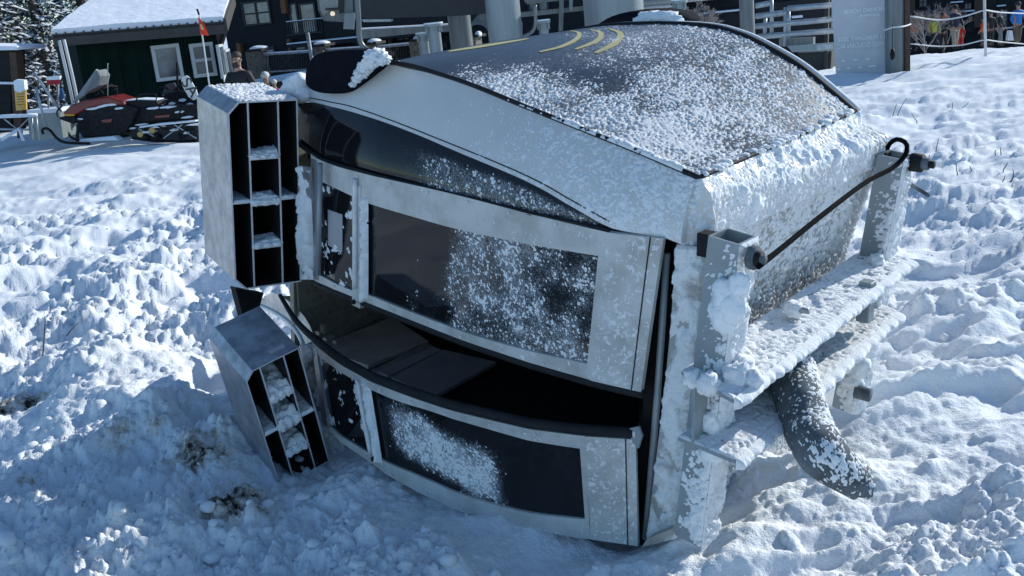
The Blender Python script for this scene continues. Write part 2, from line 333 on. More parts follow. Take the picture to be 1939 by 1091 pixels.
# ================================================================== GROUND
def base_z(x, y):
    q = (np.stack([x, y, np.zeros_like(x)], -1)-O)@R.T; u, wv = q[:, 0], q[:, 2]
    z = -.10*sstep(.3, 1, x/np.maximum(y, 1)*3)*np.clip(y-21.5, 0, 60)                        # slope falls away on the right
    z = z-.02*np.clip(y-30, 0, 60)*(x < 0)
    k = sstep(-.85, -.25, wv)*(1-sstep(1.7, 2.6, wv))*sstep(-3.6, -2.6, u)*(1-sstep(-.2, .2, u))
    z = z+k*(np.clip(-.101*u*.80, 0, .2)-.045)
    return z
def ground_z(x, y):
    p = np.stack([x, y], -1); z = base_z(x, y); r = np.hypot(x, y)
    q = (np.stack([x, y, np.zeros_like(x)], -1)-O)@R.T; u, wv = q[:, 0], q[:, 2]
    near = 1-sstep(9, 22, r); far = 1-sstep(20, 45, r)
    left = 1-sstep(-.6, .9, x-.06*y)                     # churned side
    warp = p+.18*np.stack([fbm(p+9, .5, 3, 3)-.5, fbm(p-5, .5, 3, 4)-.5], -1)
    rough = .55+.45*left
    under = sstep(-.02, .12, wv)*(1-sstep(1.3, 1.5, wv))*sstep(-2.3, -2.1, u)*(1-sstep(-.2, .0, u))    # inside the cabin: keep low
    h = (fbm(p, 2.2, 3, 11)-.5)*.22*far
    tramp = fbm(warp, .55, 4, 21); h = h+(tramp-.5)*.26*rough*near+(fbm(p, .9, 3, 23)-.5)*.10*far
    h = h+.055*rough*near*lumps(warp, .34, 31)-.03*near*rough
    band = sstep(.42, .6, fbm(p, .8, 3, 41))             # clods lie in patches
    h = h+.050*band*rough*near*lumps(warp+.05*fbm(p, .12, 2, 7)[:, None], .15, 51)+.036*(.25+.75*band)*near*(rough+.1)*lumps(p+.05*np.stack([fbm(p, .07, 3, 5), fbm(p+7, .07, 3, 8)], -1), .066, 61)
    n2 = 1-sstep(4, 8, r)
    bl = lambda sc, sd: np.abs(2*fbm(warp, sc, 4, sd, .55)-1)
    h = h+(.30+.70*band)*near*(.60+.40*left)*(.065*bl(.16, 131)+.060*bl(.055, 141)+.018*bl(.024, 151)*n2)-.012*near
    h = h+.014*n2*lumps(p+.02*np.stack([fbm(p, .03, 2, 6), fbm(p+3, .03, 2, 9)], -1), .028, 71)*(.35+.65*band)+(fbm(p, .06, 4, 81, .65)-.5)*.035*near*(.5+.5*left)
    # footprints and pits in the trampled snow on the left
    pit = lumps(warp+3.3, .62, 91); gate = sstep(.5, .62, fbm(p, 1.3, 2, 93))
    h = h-.16*pit**2*gate*left*sstep(3.8, 5, r)*(1-sstep(12, 20, r))
    # wind ripples and ridges on the right
    rr = fbm(np.stack([x*.45+.3*y, y*1.5-.4*x], -1), .55, 4, 101); h = h+(rr-.5)*.17*(1-left)*far
    rd = np.abs(fbm(np.stack([x*.5, y*1.1-.3*x], -1), .5, 4, 111)-.5); h = h+.10*(1-sstep(0, .1, rd))*(1-left)*near*.6
    ph = sstep(5, 9, r)*(1-sstep(22, 40, r)); h = h+(fbm(np.stack([x*.6, y], -1), .35, 3, 121)-.5)*.06*ph
    # snow pushed up by the cabin and the lower rack
    for (bx, by, br, bh) in BANKS: h = h+bh*np.exp(-((x-bx)**2+(y-by)**2)/br**2)*(.75+.5*tramp)
    # chunks lying about
    for (cx, cy, cr) in CHUNKS:
        d2 = ((x-cx)**2+(y-cy)**2)/cr**2; h = np.where(d2 < 1, np.maximum(h, h+cr*1.1*np.sqrt(np.clip(1-d2, 0, 1))), h)
    door = sstep(-.75, -.35, wv)*(1-sstep(.3, .6, wv))*sstep(-2.1, -1.8, u)*(1-sstep(-.1, .15, u))
    h = h*(1-.45*door); h = h*(1-under)-.12*under
    return z+h
def gxy(px, py): P = gnd(px, py); return P[0], P[1]
BANKS = [(*gxy(560, 895), .26, -.20), (*gxy(650, 880), .15, -.05), (*gxy(420, 890), .20, .06), (*gxy(330, 850), .35, .06), (*gxy(700, 900), .12, .02), (*gxy(900, 1030), .2, .01),
         (*gxy(190, 740), .45, .12), (*gxy(260, 700), .3, .10), (*gxy(1300, 1050), .25, .03), (*gxy(1550, 900), .3, .05), (*gxy(1850, 640), .5, .12)]
CHUNKS = [(*gxy(424, 1003), .055), (*gxy(120, 925), .05), (*gxy(345, 965), .05), (*gxy(300, 1000), .04), (*gxy(200, 830), .05), (*gxy(480, 1010), .035), (*gxy(1610, 705), .06), (*gxy(1500, 1020), .04), (*gxy(1850, 960), .05), (*gxy(240, 1040), .04), (*gxy(700, 1040), .05), (*gxy(1130, 1070), .05)]
DIRT = [(*gxy(395, 905), .13), (*gxy(445, 985), .14), (*gxy(240, 880), .09), (*gxy(48, 800), .12), (*gxy(60, 940), .08), (*gxy(310, 870), .06), (*gxy(40, 790), .16), (*gxy(330, 655), .08), (*gxy(250, 645), .09), (*gxy(500, 1000), .08), (*gxy(200, 1060), .07), (*gxy(280, 1075), .08)]
ang = np.concatenate([np.radians(np.arange(-36, 36.01, .115)), np.radians(np.linspace(38, 322, 72))])
rad = [0.5]
while rad[-1] < 600:
    r_ = rad[-1]; rad.append(r_*(1.0033 if 2.3 < r_ < 7 else 1.0065 if 2 < r_ < 30 else 1.05))
rad = np.array(rad)
AA, RR_ = np.meshgrid(ang, rad); GX, GY = (RR_*np.sin(AA)).ravel(), (RR_*np.cos(AA)).ravel()
GZ = ground_z(GX, GY)
na, nr_ = len(ang), len(rad); i = np.arange(nr_-1)[:, None]*na+np.arange(na)[None]; j = np.arange(nr_-1)[:, None]*na+(np.arange(na)[None]+1) % na
GF = np.stack([i, j, j+na, i+na], -1).reshape(-1, 4)
cen = len(GX); V = np.stack([GX, GY, GZ], -1)
snow = mat('ground_snow', (.80, .83, .87), .8, spec=.2, bump=[(60, .007), (190, .004)])
nt_ = snow.node_tree; b_ = nt_.nodes['Principled BSDF']; at_ = nt_.nodes.new('ShaderNodeAttribute'); at_.attribute_name = 'dirt'
tn = nt_.nodes.new('ShaderNodeTexNoise'); tn.inputs['Scale'].default_value = 26; tn.inputs['Detail'].default_value = 9; tn.inputs['Roughness'].default_value = .75
ge = nt_.nodes.new('ShaderNodeNewGeometry'); nt_.links.new(ge.outputs['Position'], tn.inputs['Vector'])
ad = nt_.nodes.new('ShaderNodeMath'); ad.operation = 'ADD'; nt_.links.new(at_.outputs['Fac'], ad.inputs[0]); nt_.links.new(tn.outputs[0], ad.inputs[1])
rp = nt_.nodes.new('ShaderNodeValToRGB'); e_ = rp.color_ramp.elements; e_[0].position = .70; e_[0].color = (.82, .85, .88, 1); e_[1].position = 1.25; e_[1].color = (.03, .024, .017, 1)
x_ = e_.new(.86); x_.color = (.60, .56, .50, 1); x_ = e_.new(.99); x_.color = (.12, .095, .07, 1)
sc_ = nt_.nodes.new('ShaderNodeMath'); sc_.operation = 'MULTIPLY'; sc_.inputs[1].default_value = .8; nt_.links.new(ad.outputs[0], sc_.inputs[0])
for e in e_: e.position = e.position*.8
nt_.links.new(sc_.outputs[0], rp.inputs[0]); nt_.links.new(rp.outputs[0], b_.inputs['Base Color'])
go = props(mk('snow_ground', V, GF, snow, None, True), kind='structure')
dirt = np.zeros(len(V))
for (dx, dy, dr) in DIRT: dirt = np.maximum(dirt, (.46 if dr > .125 else .30)*np.exp(-(((GX-dx)**2+(GY-dy)**2)/(dr*1.35)**2))*(.45+1.1*fbm(np.stack([GX, GY], -1), .09, 3, 211)))
nearm = (np.hypot(GX, GY) < 6) & (GX < .2)
dirt = np.maximum(dirt, np.where(nearm, .12*sstep(.5, .75, fbm(np.stack([GX, GY], -1), .4, 3, 201)), 0))
da = go.data.attributes.new('dirt', 'FLOAT', 'POINT')
da.data.foreach_set('value', dirt.astype(np.float32))
def gz(x, y): return float(ground_z(np.array([x]), np.array([y]))[0])
# loose clods thrown over the trampled snow
def clods():
    bm = bmesh.new(); bmesh.ops.create_icosphere(bm, subdivisions=2, radius=1); BV = np.array([v.co[:] for v in bm.verts]); BF = np.array([[v.index for v in f.verts] for f in bm.faces]); bm.free()
    n = 2600; a = rng.uniform(-.52, .50, n); r = 2.4*(13/2.4)**rng.uniform(0, 1, n)**1.15; x, y = r*np.sin(a), r*np.cos(a); p = np.stack([x, y], -1)
    side = np.where(x < .2, 1, .45); den = sstep(.40, .62, fbm(p, .7, 3, 41)); q = (np.stack([x, y, 0*x], -1)-O)@R.T
    inside = (q[:, 2] > -.12) & (q[:, 2] < 1.6) & (q[:, 0] > -2.6) & (q[:, 0] < .5); keep = (rng.uniform(0, 1, n) < side*(.15+.85*den)) & ~inside
    x, y = x[keep], y[keep]; z = ground_z(x, y); VV = []; FF = []; k = 0
    for i in range(len(x)):
        s = .007+.030*rng.uniform(0, 1)**4.0; v = BV*(1+.55*(fbm(BV+i*7.7, .8, 3, i)[:, None]-.5)*2); v = v*np.array([1, rng.uniform(.7, 1.2), rng.uniform(.5, .8)])*s
        t_ = rng.uniform(0, 6.28); c_, s_ = math.cos(t_), math.sin(t_); v = np.stack([v[:, 0]*c_-v[:, 1]*s_, v[:, 0]*s_+v[:, 1]*c_, v[:, 2]], -1)+np.array([x[i], y[i], z[i]+s*.15]); VV.append(v); FF.append(BF+k); k += len(BV)
    props(mk('snow_clods', np.concatenate(VV), np.concatenate(FF), mat('clod_snow', (.80, .83, .86), .85, spec=.15, bump=[(150, .004)]), None, True), 'loose clods of snow strewn over the trampled ground', 'snow', kind='stuff')
clods()
# ================================================================== THE FALLEN GONDOLA CABIN
cabin = thing('gondola_cabin', L(-1.1, 0, .7), 'wrecked white gondola cabin lying on its side, frosted black window on top', 'gondola cabin')
OUT = -W_
def plin(xs, ys): return lambda u: np.interp(u, xs, ys)
_ub = plin([-2.3, -1.95, -1.83, -1.67, -1.49, -1.12, -.8, -.47, -.2, 0, .1], [.26, .12, .075, .045, .034, .004, -.018, -.03, -.02, 0, .005])
_ut = plin([-2.3, -1.95, -1.76, -1.35, -.87, -.45, -.1, .08, .12], [.3, .17, .10, .04, .003, -.034, -.035, 0, .005])
def w_up(u, v): t = np.clip((v-.605)/.555, -.3, 1.5); return float(_ub(u)*(1-t)+_ut(u)*t)
_lt = plin([-2.3, -2.26, -1.83, -1.26, -.77, -.4, -.2, -.02, .1], [.15, .134, .0, -.128, -.15, -.125, -.078, 0, .02])
_lb = plin([-2.3, -1.9, -1.478, -1.143, -.805, -.437, -.193, -.023, .1], [.10, -.04, -.15, -.185, -.161, -.11, -.071, 0, .02])
def w_lo(u, v): t = np.clip(v/.423, -.3, 1.4); return float(_lb(u)*(1-t)+_lt(u)*t)
def w_side(u, v):     # upper side wall: door plane at the bottom, leaning in towards the crest
    e = float(np.interp(u, [-2.2, -1.47, -1.06, -.64, -.38, -.13, .13, .2], [.42, .26, .22, .18, .15, .12, .10, .10]))
    b = float(_ut(u))+.012
    t = np.clip((v-1.16)/(float(np.interp(u, [-1.5, -.6, .13], [1.55, 1.46, 1.33]))-1.14), 0, 1.3)
    return b+(e-b)*t**1.6
# ---- white ribbon panel over the side window
RIB_T = [(548, 185), (560, 160), (600, 140), (660, 122), (740, 120), (860, 150), (1000, 205), (1100, 245), (1200, 285), (1265, 312), (1318, 338)]
RIB_B = [(548, 200), (565, 190), (620, 200), (700, 222), (780, 251), (860, 285), (1000, 345), (1080, 390), (1160, 433), (1258, 450), (1290, 462)]
P = loftpx(RIB_T, RIB_B, w_side, 70, 14)
slab('side_panel', P, .03, MM['white'], cabin, OUT)
def frost(amp, th, sc, seed, mask=None, grain=.35):
    def f(p, s, t):
        n = fbm(p, sc, 4, seed, .62); n2 = fbm(p, max(.008, sc*grain*.7), 3, seed+9, .65)
        k = n*.35+n2*.65; m = mask(s, t, p) if mask else 0
        return amp*np.clip((k-(th-m))*9, -1, 1)*(.5+n2)
    return f
crust('rime_crust', P, OUT, frost(.0028, .70, .03, 5, lambda s, t, p: .24*sstep(.42, .95, s)), MM['rime'], cabin, .0045)
# fine seam along the bottom of the ribbon
def curve_on(pts, wf, n=60, off=.004):
    q = [loc(surf_hit(x, y, wf)) for x, y in pts]; q = catmull(q, n); return [L(a[0], a[1], wf(a[0], a[1]))+OUT*off for a in q]
def tubepart(name, P, r, m, parent, n=10, label=None): return MB().tube(P, r, n).build(name, m, parent, True, label)
tubepart('panel_seam', curve_on([(560, 182), (620, 192), (700, 213), (860, 275), (1000, 334), (1080, 378), (1155, 420)], w_side, 60, .001), .0022, MM['rubber'], cabin, 6)
# ---- side window behind the ribbon
P = loftpx([(556, 192), (620, 196), (700, 218), (780, 247), (860, 281), (1000, 341), (1080, 386), (1160, 431)], [(556, 268), (590, 292), (700, 336), (800, 362), (860, 375), (1000, 411), (1080, 430), (1160, 443)], w_side, 60, 12)
def winmask(s, t, p): return .26*sstep(.30, .62, s)*sstep(.05, .35, t)-.10*sstep(.93, 1, s)-.05+.10*(fbm(p, .12, 3, 17)-.5)
setfrost(slab('side_window', P, .006, MM['win_frost'], cabin, OUT, -.012), P, lambda p, s, t: .34+winmask(s, t, p)*.9)
crust('window_frost', P, OUT, frost(.002, .83, .03, 15, winmask, .3), MM['rime'], cabin, .0032, -.011)
tubepart('window_gasket', curve_on([(560, 268), (590, 290), (640, 313), (700, 330), (800, 355), (1000, 404), (1156, 438)], w_side, 60, .002), .010, MM['rubber'], cabin)
# ---- curved top (the cabin's far-up side): big black window
NE = [(1324, 338), (1200, 285), (1100, 245), (1000, 205), (860, 150), (740, 120)]
near_edge = [loc(surf_hit(x, y, w_side)) for x, y in NE]
near_edge += [np.array([-1.75, 1.47, .34]), np.array([-2.1, 1.27, .40]), np.array([-2.3, 1.0, .44])]
far_edge = []
WF = 1.42
for x, y in [(1622, 211), (1581, 175), (1515, 122), (1446, 82), (1400, 62), (1340, 48)]: far_edge.append(loc(onpl(x, y, 2, WF)))
q = far_edge[-1]; far_edge += [np.array([-.98, q[1]-.005, WF]), np.array([-1.35, q[1]-.05, WF]), np.array([-1.8, 1.42, WF]), np.array([-2.15, 1.25, WF]), np.array([-2.3, 1.0, WF])]
NU, NW = 90, 40
A = catmull(near_edge, NU); B = catmull(far_edge, NU)
tt = np.linspace(0, 1, NW)[None, :, None]
TL = A[:, None]*(1-tt)+B[:, None]*tt
TL[..., 1] += .018*(4*tt*(1-tt))[..., 0]*np.clip(np.linspace(0, 4, NU), 0, 1)[:, None]
TP = TL@Ri.T+O
top_window = slab('top_window', TP, .02, MM['top_frost'], cabin, V_)
bvh = BVHTree.FromPolygons([tuple(p) for p in TP.reshape(-1, 3)], [tuple(f) for f in gfaces(NU, NW).tolist()])
def tophit(x, y):
    r = ray(x, y); h = bvh.ray_cast(Vector(CAM), Vector(nrm(r))); return np.array(h[0]) if h[0] is not None else None
def topfrost(p, s, t):
    q = (p-O)@R.T; u = q[:, 0]; wv = q[:, 2]
    g = np.stack([u*1.0, wv*.62, q[:, 1]*0], -1)
    n = fbm(g, .0068, 3, 61, .6); n1 = fbm(g, .06, 3, 65, .6); n2 = fbm(p, .30, 3, 62)
    a_ = .30*sstep(.3, .8, wv); m = .25*sstep(0, .75, u+1.35-a_)-.045+.16*(n2-.5)*2-.10*sstep(-.10, .1, u)*(1-sstep(.0, .5, wv-.3))
    m = m-.13*np.exp(-(((u+.62+.3*(n2-.5))/.20)**2+((wv-.55)/.10)**2))-.25*sstep(-1.05, -1.4, u)
    m = m+.08*(1-sstep(.3, .5, wv))*sstep(-1.3, -.8, u)
    k = n*.70+n1*.30
    return .0050*np.clip((k-(.672-m))*6, -1, 1)*(.25+.9*n)
def topmask(p):
    q = (p-O)@R.T; u = q[:, 0]; wv = q[:, 2]
    m = .17*sstep(-1.5, -.7, u)+.05+.10*(fbm(p, .30, 3, 62)-.5)*2-.12*sstep(-.12, .1, u)*(1-sstep(.0, .5, wv-.3))-.10*sstep(-1.3, -1.6, u)
    return m-.08*np.exp(-(((u+.62)/.2)**2+((wv-.55)/.10)**2))+.07*(1-sstep(.3, .5, wv))*sstep(-1.3, -.8, u)
setfrost(top_window, TP, lambda p, s, t: .30+topmask(p))
crust('window_frost', TP[:62], V_, topfrost, MM['thinrime'], cabin, .0030, .0005)
# black seals along both edges of the top window
def edge_strip(Lc, r, name='window_seal', m='rubber', a=0, b=None): return tubepart(name, [L(*q) for q in Lc[a:b]], r, MM[m], cabin)
edge_strip(A+np.array([0, .002, 0]), .009)
edge_strip(B+np.array([0, -.010, -.02]), .022)
edge_strip(B+np.array([.0, -.008, .025]), .017, 'window_rim', 'rime', 0, 66)
# lower edge seal (towards the hanger end)
tubepart('window_seal', [TP[0, j]+V_*.003 for j in range(NW)], .008, MM['rubber'], cabin)
# lumps of frozen snow riding on the window edges
mb = MB()
for i in range(110):
    j_ = rng.uniform(0, NW-1.01); p_ = TP[0, int(j_)]*(1-j_ % 1)+TP[0, int(j_)+1]*(j_ % 1)+V_*.008+U_*rng.uniform(-.015, .01); s_ = .005+.014*rng.uniform(0, 1)**2.5; mb.blob(p_, (s_*1.4, s_*1.4, s_*.8), i, 2, .4)
mb.build('snow_clump', MM['rime'], cabin, True)
ES = np.array([[L(*(A[i]+np.array([0, .0105-.02*abs(j/5-.5)**1.5, -.012+.030*j/5]))) for j in range(6)] for i in range(2, 55)])
crust('rime_crust', ES, V_, lambda p, s, t: .009*np.clip((fbm(p, .03, 4, 951, .6)*.6+.4*fbm(p, .010, 3, 952)-(.40+.30*sstep(.15, .75, s)))*6, -1, 1)*(.5+fbm(p, .012, 2, 953)), MM['rime'], cabin, .0035)
# decals
def decal(pts, wd):
    H = [tophit(x, y) for x, y in catmull([(x, y, 0) for x, y in pts], 26)[:, :2]]; H = [h for h in H if h is not None]
    if len(H) < 3: return
    V = []; n = len(H)
    for k, h in enumerate(H):
        t = nrm(H[min(k+1, n-1)]-H[max(k-1, 0)]); s = nrm(np.cross(t, V_)); ww = wd*(.25+.75*math.sin(math.pi*min(1, .15+k/(n-1)*.8)))
        for sg_ in (1, -1):
            c_ = bvh.find_nearest(Vector(h+s*ww/2*sg_))[0]; V.append(np.array(c_))
    G = np.array(V).reshape(n, 2, 3); slab('stripe_decal', G, .0012, MM['yellow'], cabin, V_, .0022)
decal([(1022, 99), (1059, 90), (1086, 78), (1097, 68), (1095, 62), (1080, 59)], .028)
decal([(1090, 94), (1126, 80), (1138, 69), (1135, 61), (1118, 57)], .028)
decal([(1128, 101), (1155, 88), (1173, 73), (1173, 62), (1153, 55)], .032)
decal([(850, 98), (900, 90), (950, 82), (1000, 74)], .07)
# ---- hanger end: rounded shoulder and end wall
def u_end(v): return float(np.interp(v, [-.5, .2, .75, 1.15, 1.22], [-.06, .0, .05, .165, .17]))
top_n = TL[0, 0]; top_f = TL[0, -1]
prof = []
for wv, tp in ((top_n[2], top_n), (np.mean([top_n[2], top_f[2]]), TL[0, NW//2]), (WF, top_f)):
    prof.append([tp, tp+np.array([.045, -.05, 0]), np.array([.185, 1.225, wv]), np.array([.17, 1.12, wv])])
rows = [catmull(pr, 14) for pr in prof]
SH = np.zeros((14, 24, 3))
for i in range(14): SH[i] = catmull([rows[0][i], rows[1][i], rows[2][i]], 24)
SHP = SH@Ri.T+O
slab('shoulder_panel', SHP, .02, MM['white'], cabin, nrm(U_+V_))
crust('rime_crust', SHP, nrm(U_+V_), lambda p, s, t: .022*np.clip((fbm(p, .07, 4, 71, .6)*.8+.2*fbm(p, .015, 2, 72)-(.50+.10*np.abs(s-.35)))*5, -1, 1)*(.4+fbm(p, .02, 3, 73)), MM['soft'], cabin, .006)
crust('rime_crust', SHP, nrm(U_+V_), frost(.004, .50, .03, 74, lambda s, t, p: .05), MM['rime'], cabin, .005)
EW = np.zeros((30, 30, 3))
for i, v in enumerate(np.linspace(1.15, -.45, 30)):
    for j, wv in enumerate(np.linspace(top_n[2]+.02, WF, 30)): EW[i, j] = L(u_end(v), v, wv)
slab('end_wall', EW, .02, MM['alu_dirty'], cabin, U_)
def endfrost(p, s, t): n = fbm(p*np.array([1, 1, .45]), .05, 4, 81, .65); n2 = fbm(p, .009, 2, 82); return .006*np.clip((n*.3+n2*.7-(.46+.10*sstep(.05, .45, s)-.1*sstep(.5, .9, s)))*7, -1, 1)*(.4+n2)
crust('rime_crust', EW, U_, endfrost, MM['rime'], cabin, .006)
for jj in (9, 17): tubepart('panel_seam', [EW[i, jj]+U_*.002 for i in range(30)], .004, MM['alu'], cabin, 6)
tubepart('panel_seam', [EW[0, j]+U_*.004 for j in range(30)], .004, MM['rubber'], cabin, 6)
# ---- near corner: rounded corner piece and the iced corner post
P = loftc([loc(surf_hit(x, y, w_side)) for x, y in [(1316, 336), (1300, 350), (1275, 395), (1262, 452)]], [top_n+np.array([.01, 0, 0]), np.array([.19, 1.27, top_n[2]]), np.array([.20, 1.19, top_n[2]+.01]), np.array([.175, 1.10, top_n[2]])], 16, 10)@Ri.T+O
slab('corner_panel', P, .02, MM['white'], cabin, nrm(U_+OUT))
crust('rime_crust', P, nrm(U_+OUT), frost(.014, .50, .05, 91), MM['soft'], cabin, .006)
def postw(u, v): return .045
P = loftpx([(1281, 462), (1262, 700), (1222, 1035)], [(1338, 470), (1318, 720), (1282, 1020)], postw, 40, 10)
slab('corner_post', P, .05, MM['alu_dirty'], cabin, OUT)
crust('rime_crust', P, OUT, lambda p, s, t: .022*np.clip((fbm(p, .06, 4, 95, .6)-.42+.10*np.sin(t*3.1))*6, -1, 1)*(.3+fbm(p, .02, 3, 96)), MM['dirty_rime'], cabin, .006)
P = loftpx([(1240, 462), (1220, 740), (1195, 1030)], [(1290, 462), (1268, 700), (1232, 1035)], lambda u, v: .10, 20, 4)
slab('door_jamb', P, .03, MM['black'], cabin, OUT)
tubepart('door_pillar', [onpl(1263, 480, 2, .06), onpl(1244, 760, 2, .06), onpl(1222, 1020, 2, .06)], .012, MM['frame'], cabin)
# ---- hull: floor, far side, underside and inner lining
def quadgrid(c, n=2, k=2):
    c = [L(*q) for q in c]; P = np.zeros((n, k, 3))
    for i in range(n):
        for j in range(k): a, b = i/(n-1), j/(k-1); P[i, j] = (c[0]*(1-b)+c[1]*b)*(1-a)+(c[3]*(1-b)+c[2]*b)*a
    return P
slab('floor_panel', quadgrid([(-2.3, 1.15, .34), (-2.3, 1.15, 1.40), (-2.3, -.42, 1.40), (-2.3, -.42, .16)], 6, 6), .03, MM['floor'], cabin, -U_)
slab('far_wall', quadgrid([(-2.28, 1.1, 1.40), (.05, 1.1, 1.40), (-.05, -.42, 1.40), (-2.28, -.42, 1.40)], 4, 4), .03, MM['white'], cabin, W_)
far_prof = [(-2.28, 1.1), (.12, 1.1)]
fp = [(q[0], q[1]) for q in B if q[1] > 1.08]
MB().prism([L(a, b-.012, 1.37) for a, b in fp+[(-2.26, 1.09)]], W_*.02).build('far_wall', MM['white'], cabin)
slab('underside_wall', quadgrid([(-2.3, -.42, .10), (-2.3, -.42, 1.38), (-.08, -.42, 1.38), (-.08, -.42, .04)], 4, 4), .03, MM['white'], cabin, -V_)
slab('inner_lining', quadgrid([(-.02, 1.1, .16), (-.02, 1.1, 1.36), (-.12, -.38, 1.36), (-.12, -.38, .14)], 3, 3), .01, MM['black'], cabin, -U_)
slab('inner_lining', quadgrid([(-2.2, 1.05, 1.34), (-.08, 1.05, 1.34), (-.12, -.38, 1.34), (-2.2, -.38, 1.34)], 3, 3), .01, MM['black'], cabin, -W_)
# ---- inside: tread-plate floor, benches
tp = quadgrid([(-2.255, .9, .30), (-2.255, .9, 1.33), (-2.255, -.36, 1.33), (-2.255, -.36, .22)], 4, 4)
tread = slab('tread_plate', tp, .008, MM['floor'], cabin, U_)
mb = MB()
for i in range(26):
    for j in range(20):
        c = L(-2.250, -.30+i*.048, .32+j*.05+(i % 2)*.025); a = nrm(V_+W_*(1 if (i+j) % 2 else -1))
        for k in (-1, 0, 1): mb.box(c+np.cross(a, U_)*k*.008, (U_, a, np.cross(a, U_)), (.004, .024, .003))
mb.build('tread_pattern', MM['steel'], tread)
def inpanel(name, px, v, m, t=.02):
    C4 = [loc(onpl(x, y, 1, v)) for x, y in px]
    return MB().prism([L(*c) for c in C4], -V_*t).build(name, MM[m], cabin, bev=.002)
vi = .10
inpanel('bench_panel', [(590, 655), (655, 635), (742, 600), (812, 646), (697, 692)], vi, 'tan')
inpanel('bench_trim', [(701, 702), (712, 699), (817, 652), (808, 650)], vi+.01, 'steel')
inpanel('bench_panel', [(712, 700), (817, 654), (836, 662), (735, 712)], vi+.005, 'greyin')
inpanel('bench_seat', [(740, 714), (840, 662), (940, 685), (822, 750)], vi, 'greyin')
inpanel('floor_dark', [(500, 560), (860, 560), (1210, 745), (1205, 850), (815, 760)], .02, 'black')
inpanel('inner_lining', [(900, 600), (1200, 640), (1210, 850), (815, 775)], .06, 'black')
mb = MB()
for (x, y, dx, dy) in [(613, 622, 8, 22), (622, 640, 18, 8), (636, 650, 7, 16), (603, 630, 6, 10)]:
    P0 = onpl(x, y, 0, -2.15); mb.box(P0, (V_, W_, U_), (dy/500, dx/350, .03))
mb.build('seat_bracket', MM['tan'], cabin, bev=.003)
MB().prism([onpl(x, y, 2, .42) for x, y in [(724, 230), (830, 262), (960, 330), (960, 395), (724, 352)]], W_*.03).build('seat_back', MM['greyin'], cabin)
MB().prism([onpl(x, y, 2, .5) for x, y in [(556, 195), (597, 200), (603, 262), (592, 258), (570, 230), (556, 225)]], W_*.03).build('reflection_panel', MM['white'], cabin)  # white panel added to stand for snow reflected in the side window
MB().prism([onpl(x, y, 2, .35) for x, y in [(1012, 545), (1070, 528), (1098, 548), (1090, 590), (1040, 588), (1014, 568)]], W_*.03).build('seat_pad', mat('brown_pad', (.17, .14, .12), .6, c2=(.21, .175, .15), vs=9), cabin)
MB().prism([onpl(x, y, 2, .3) for x, y in [(866, 474), (880, 478), (879, 505), (867, 502)]], W_*.01).build('inner_label', mat('red_label', (.3, .02, .03), .5), cabin)
# ---- bumpers
def bumper(pts, wv, dep, axis, bev):
    return MB().prism([onpl(x, y, 2, wv) for x, y in pts], axis*dep).build('bumper', MM['plastic'], cabin, True, bev=0)
def softprism(name, front, off, rnd, m, nseg=5):
    """prism whose front rim is rounded by shrinking rings"""
    Fp = np.array(front); c = Fp.mean(0); off = np.array(off); V = []; n = len(Fp)
    for k in range(nseg+1):
        a = k/nseg*math.pi/2; s = 1-rnd*(1-math.sin(a)); V += list(c+(Fp-c)*s+off*(.35*(1-math.cos(a)) if k < nseg else .35))
    V += list(Fp+off); F = [tuple(range(n-1, -1, -1))]
    R_ = nseg+2
    for k in range(R_-1):
        for i in range(n): F.append((k*n+i, k*n+(i+1) % n, (k+1)*n+(i+1) % n, (k+1)*n+i))
    F.append(tuple((R_-1)*n+i for i in range(n)))
    o = mk(name, V, F, m, cabin, True); bm = bmesh.new(); bm.from_mesh(o.data); bmesh.ops.recalc_face_normals(bm, faces=bm.faces); bm.to_mesh(o.data); bm.free(); return o
bp_ = catmull([(x, y, 0) for x, y in [(575, 132), (590, 106), (625, 97), (690, 95), (716, 101), (722, 110), (700, 138), (672, 165), (648, 178), (600, 177), (577, 165), (573, 148), (575, 132)]], 40)[:-1]
bfront = [onpl(x, y, 2, .17) for x, y, _ in bp_]
softprism('bumper', bfront, W_*.07, .13, MM['plastic'])
bp2 = catmull([(x, y, 0) for x, y in [(1128, 46), (1150, 33), (1185, 23), (1240, 20), (1280, 26), (1298, 38), (1290, 48), (1200, 52), (1128, 46)]], 30)[:-1]
softprism('bumper', [onpl(x, y, 2, 1.50) for x, y, _ in bp2], W_*.12, .1, MM['plastic'])
def clump(name, px, wv, sz, seed, parent=cabin, m='soft', sc=.35, amp=.45):
    return MB().blob(onpl(px[0], px[1], 2, wv), np.array([U_*sz[0], V_*sz[1], W_*sz[2]]), seed, 4, amp, sc).build(name, MM[m], parent, True)
mb = MB()
for k, (x, y, s) in enumerate([(713, 106, .034), (703, 116, .032), (694, 127, .028), (684, 140, .024), (724, 112, .026), (676, 150, .017), (704, 105, .024), (668, 160, .012)]):
    mb.blob(onpl(x, y, 2, .155), np.array([U_*s*1.1, V_*s*.9, W_*s*1.2]), k, 4, .6, .3)
mb.build('snow_clump', MM['soft'], cabin, True)
mb = MB()
for k, (x, y, s) in enumerate([(560, 165, .05), (552, 178, .05), (548, 190, .04), (566, 152, .035), (575, 180, .035)]):
    mb.blob(onpl(x, y, 2, .26), np.array([U_*s*1.1, V_*s, W_*s*1.2]), k+30, 3, .4, .4)
mb.build('snow_clump', MM['soft'], cabin, True)
mb = MB()
for k, (x, y, s) in enumerate([(1228, 35, .05), (1245, 32, .05), (1262, 33, .05), (1278, 37, .035), (1214, 39, .03)]):
    mb.blob(onpl(x, y, 2, 1.49), np.array([U_*s*1.3, V_*s*.6, W_*s]), k+40, 3, .4, .35)
mb.build('snow_clump', MM['soft'], cabin, True)
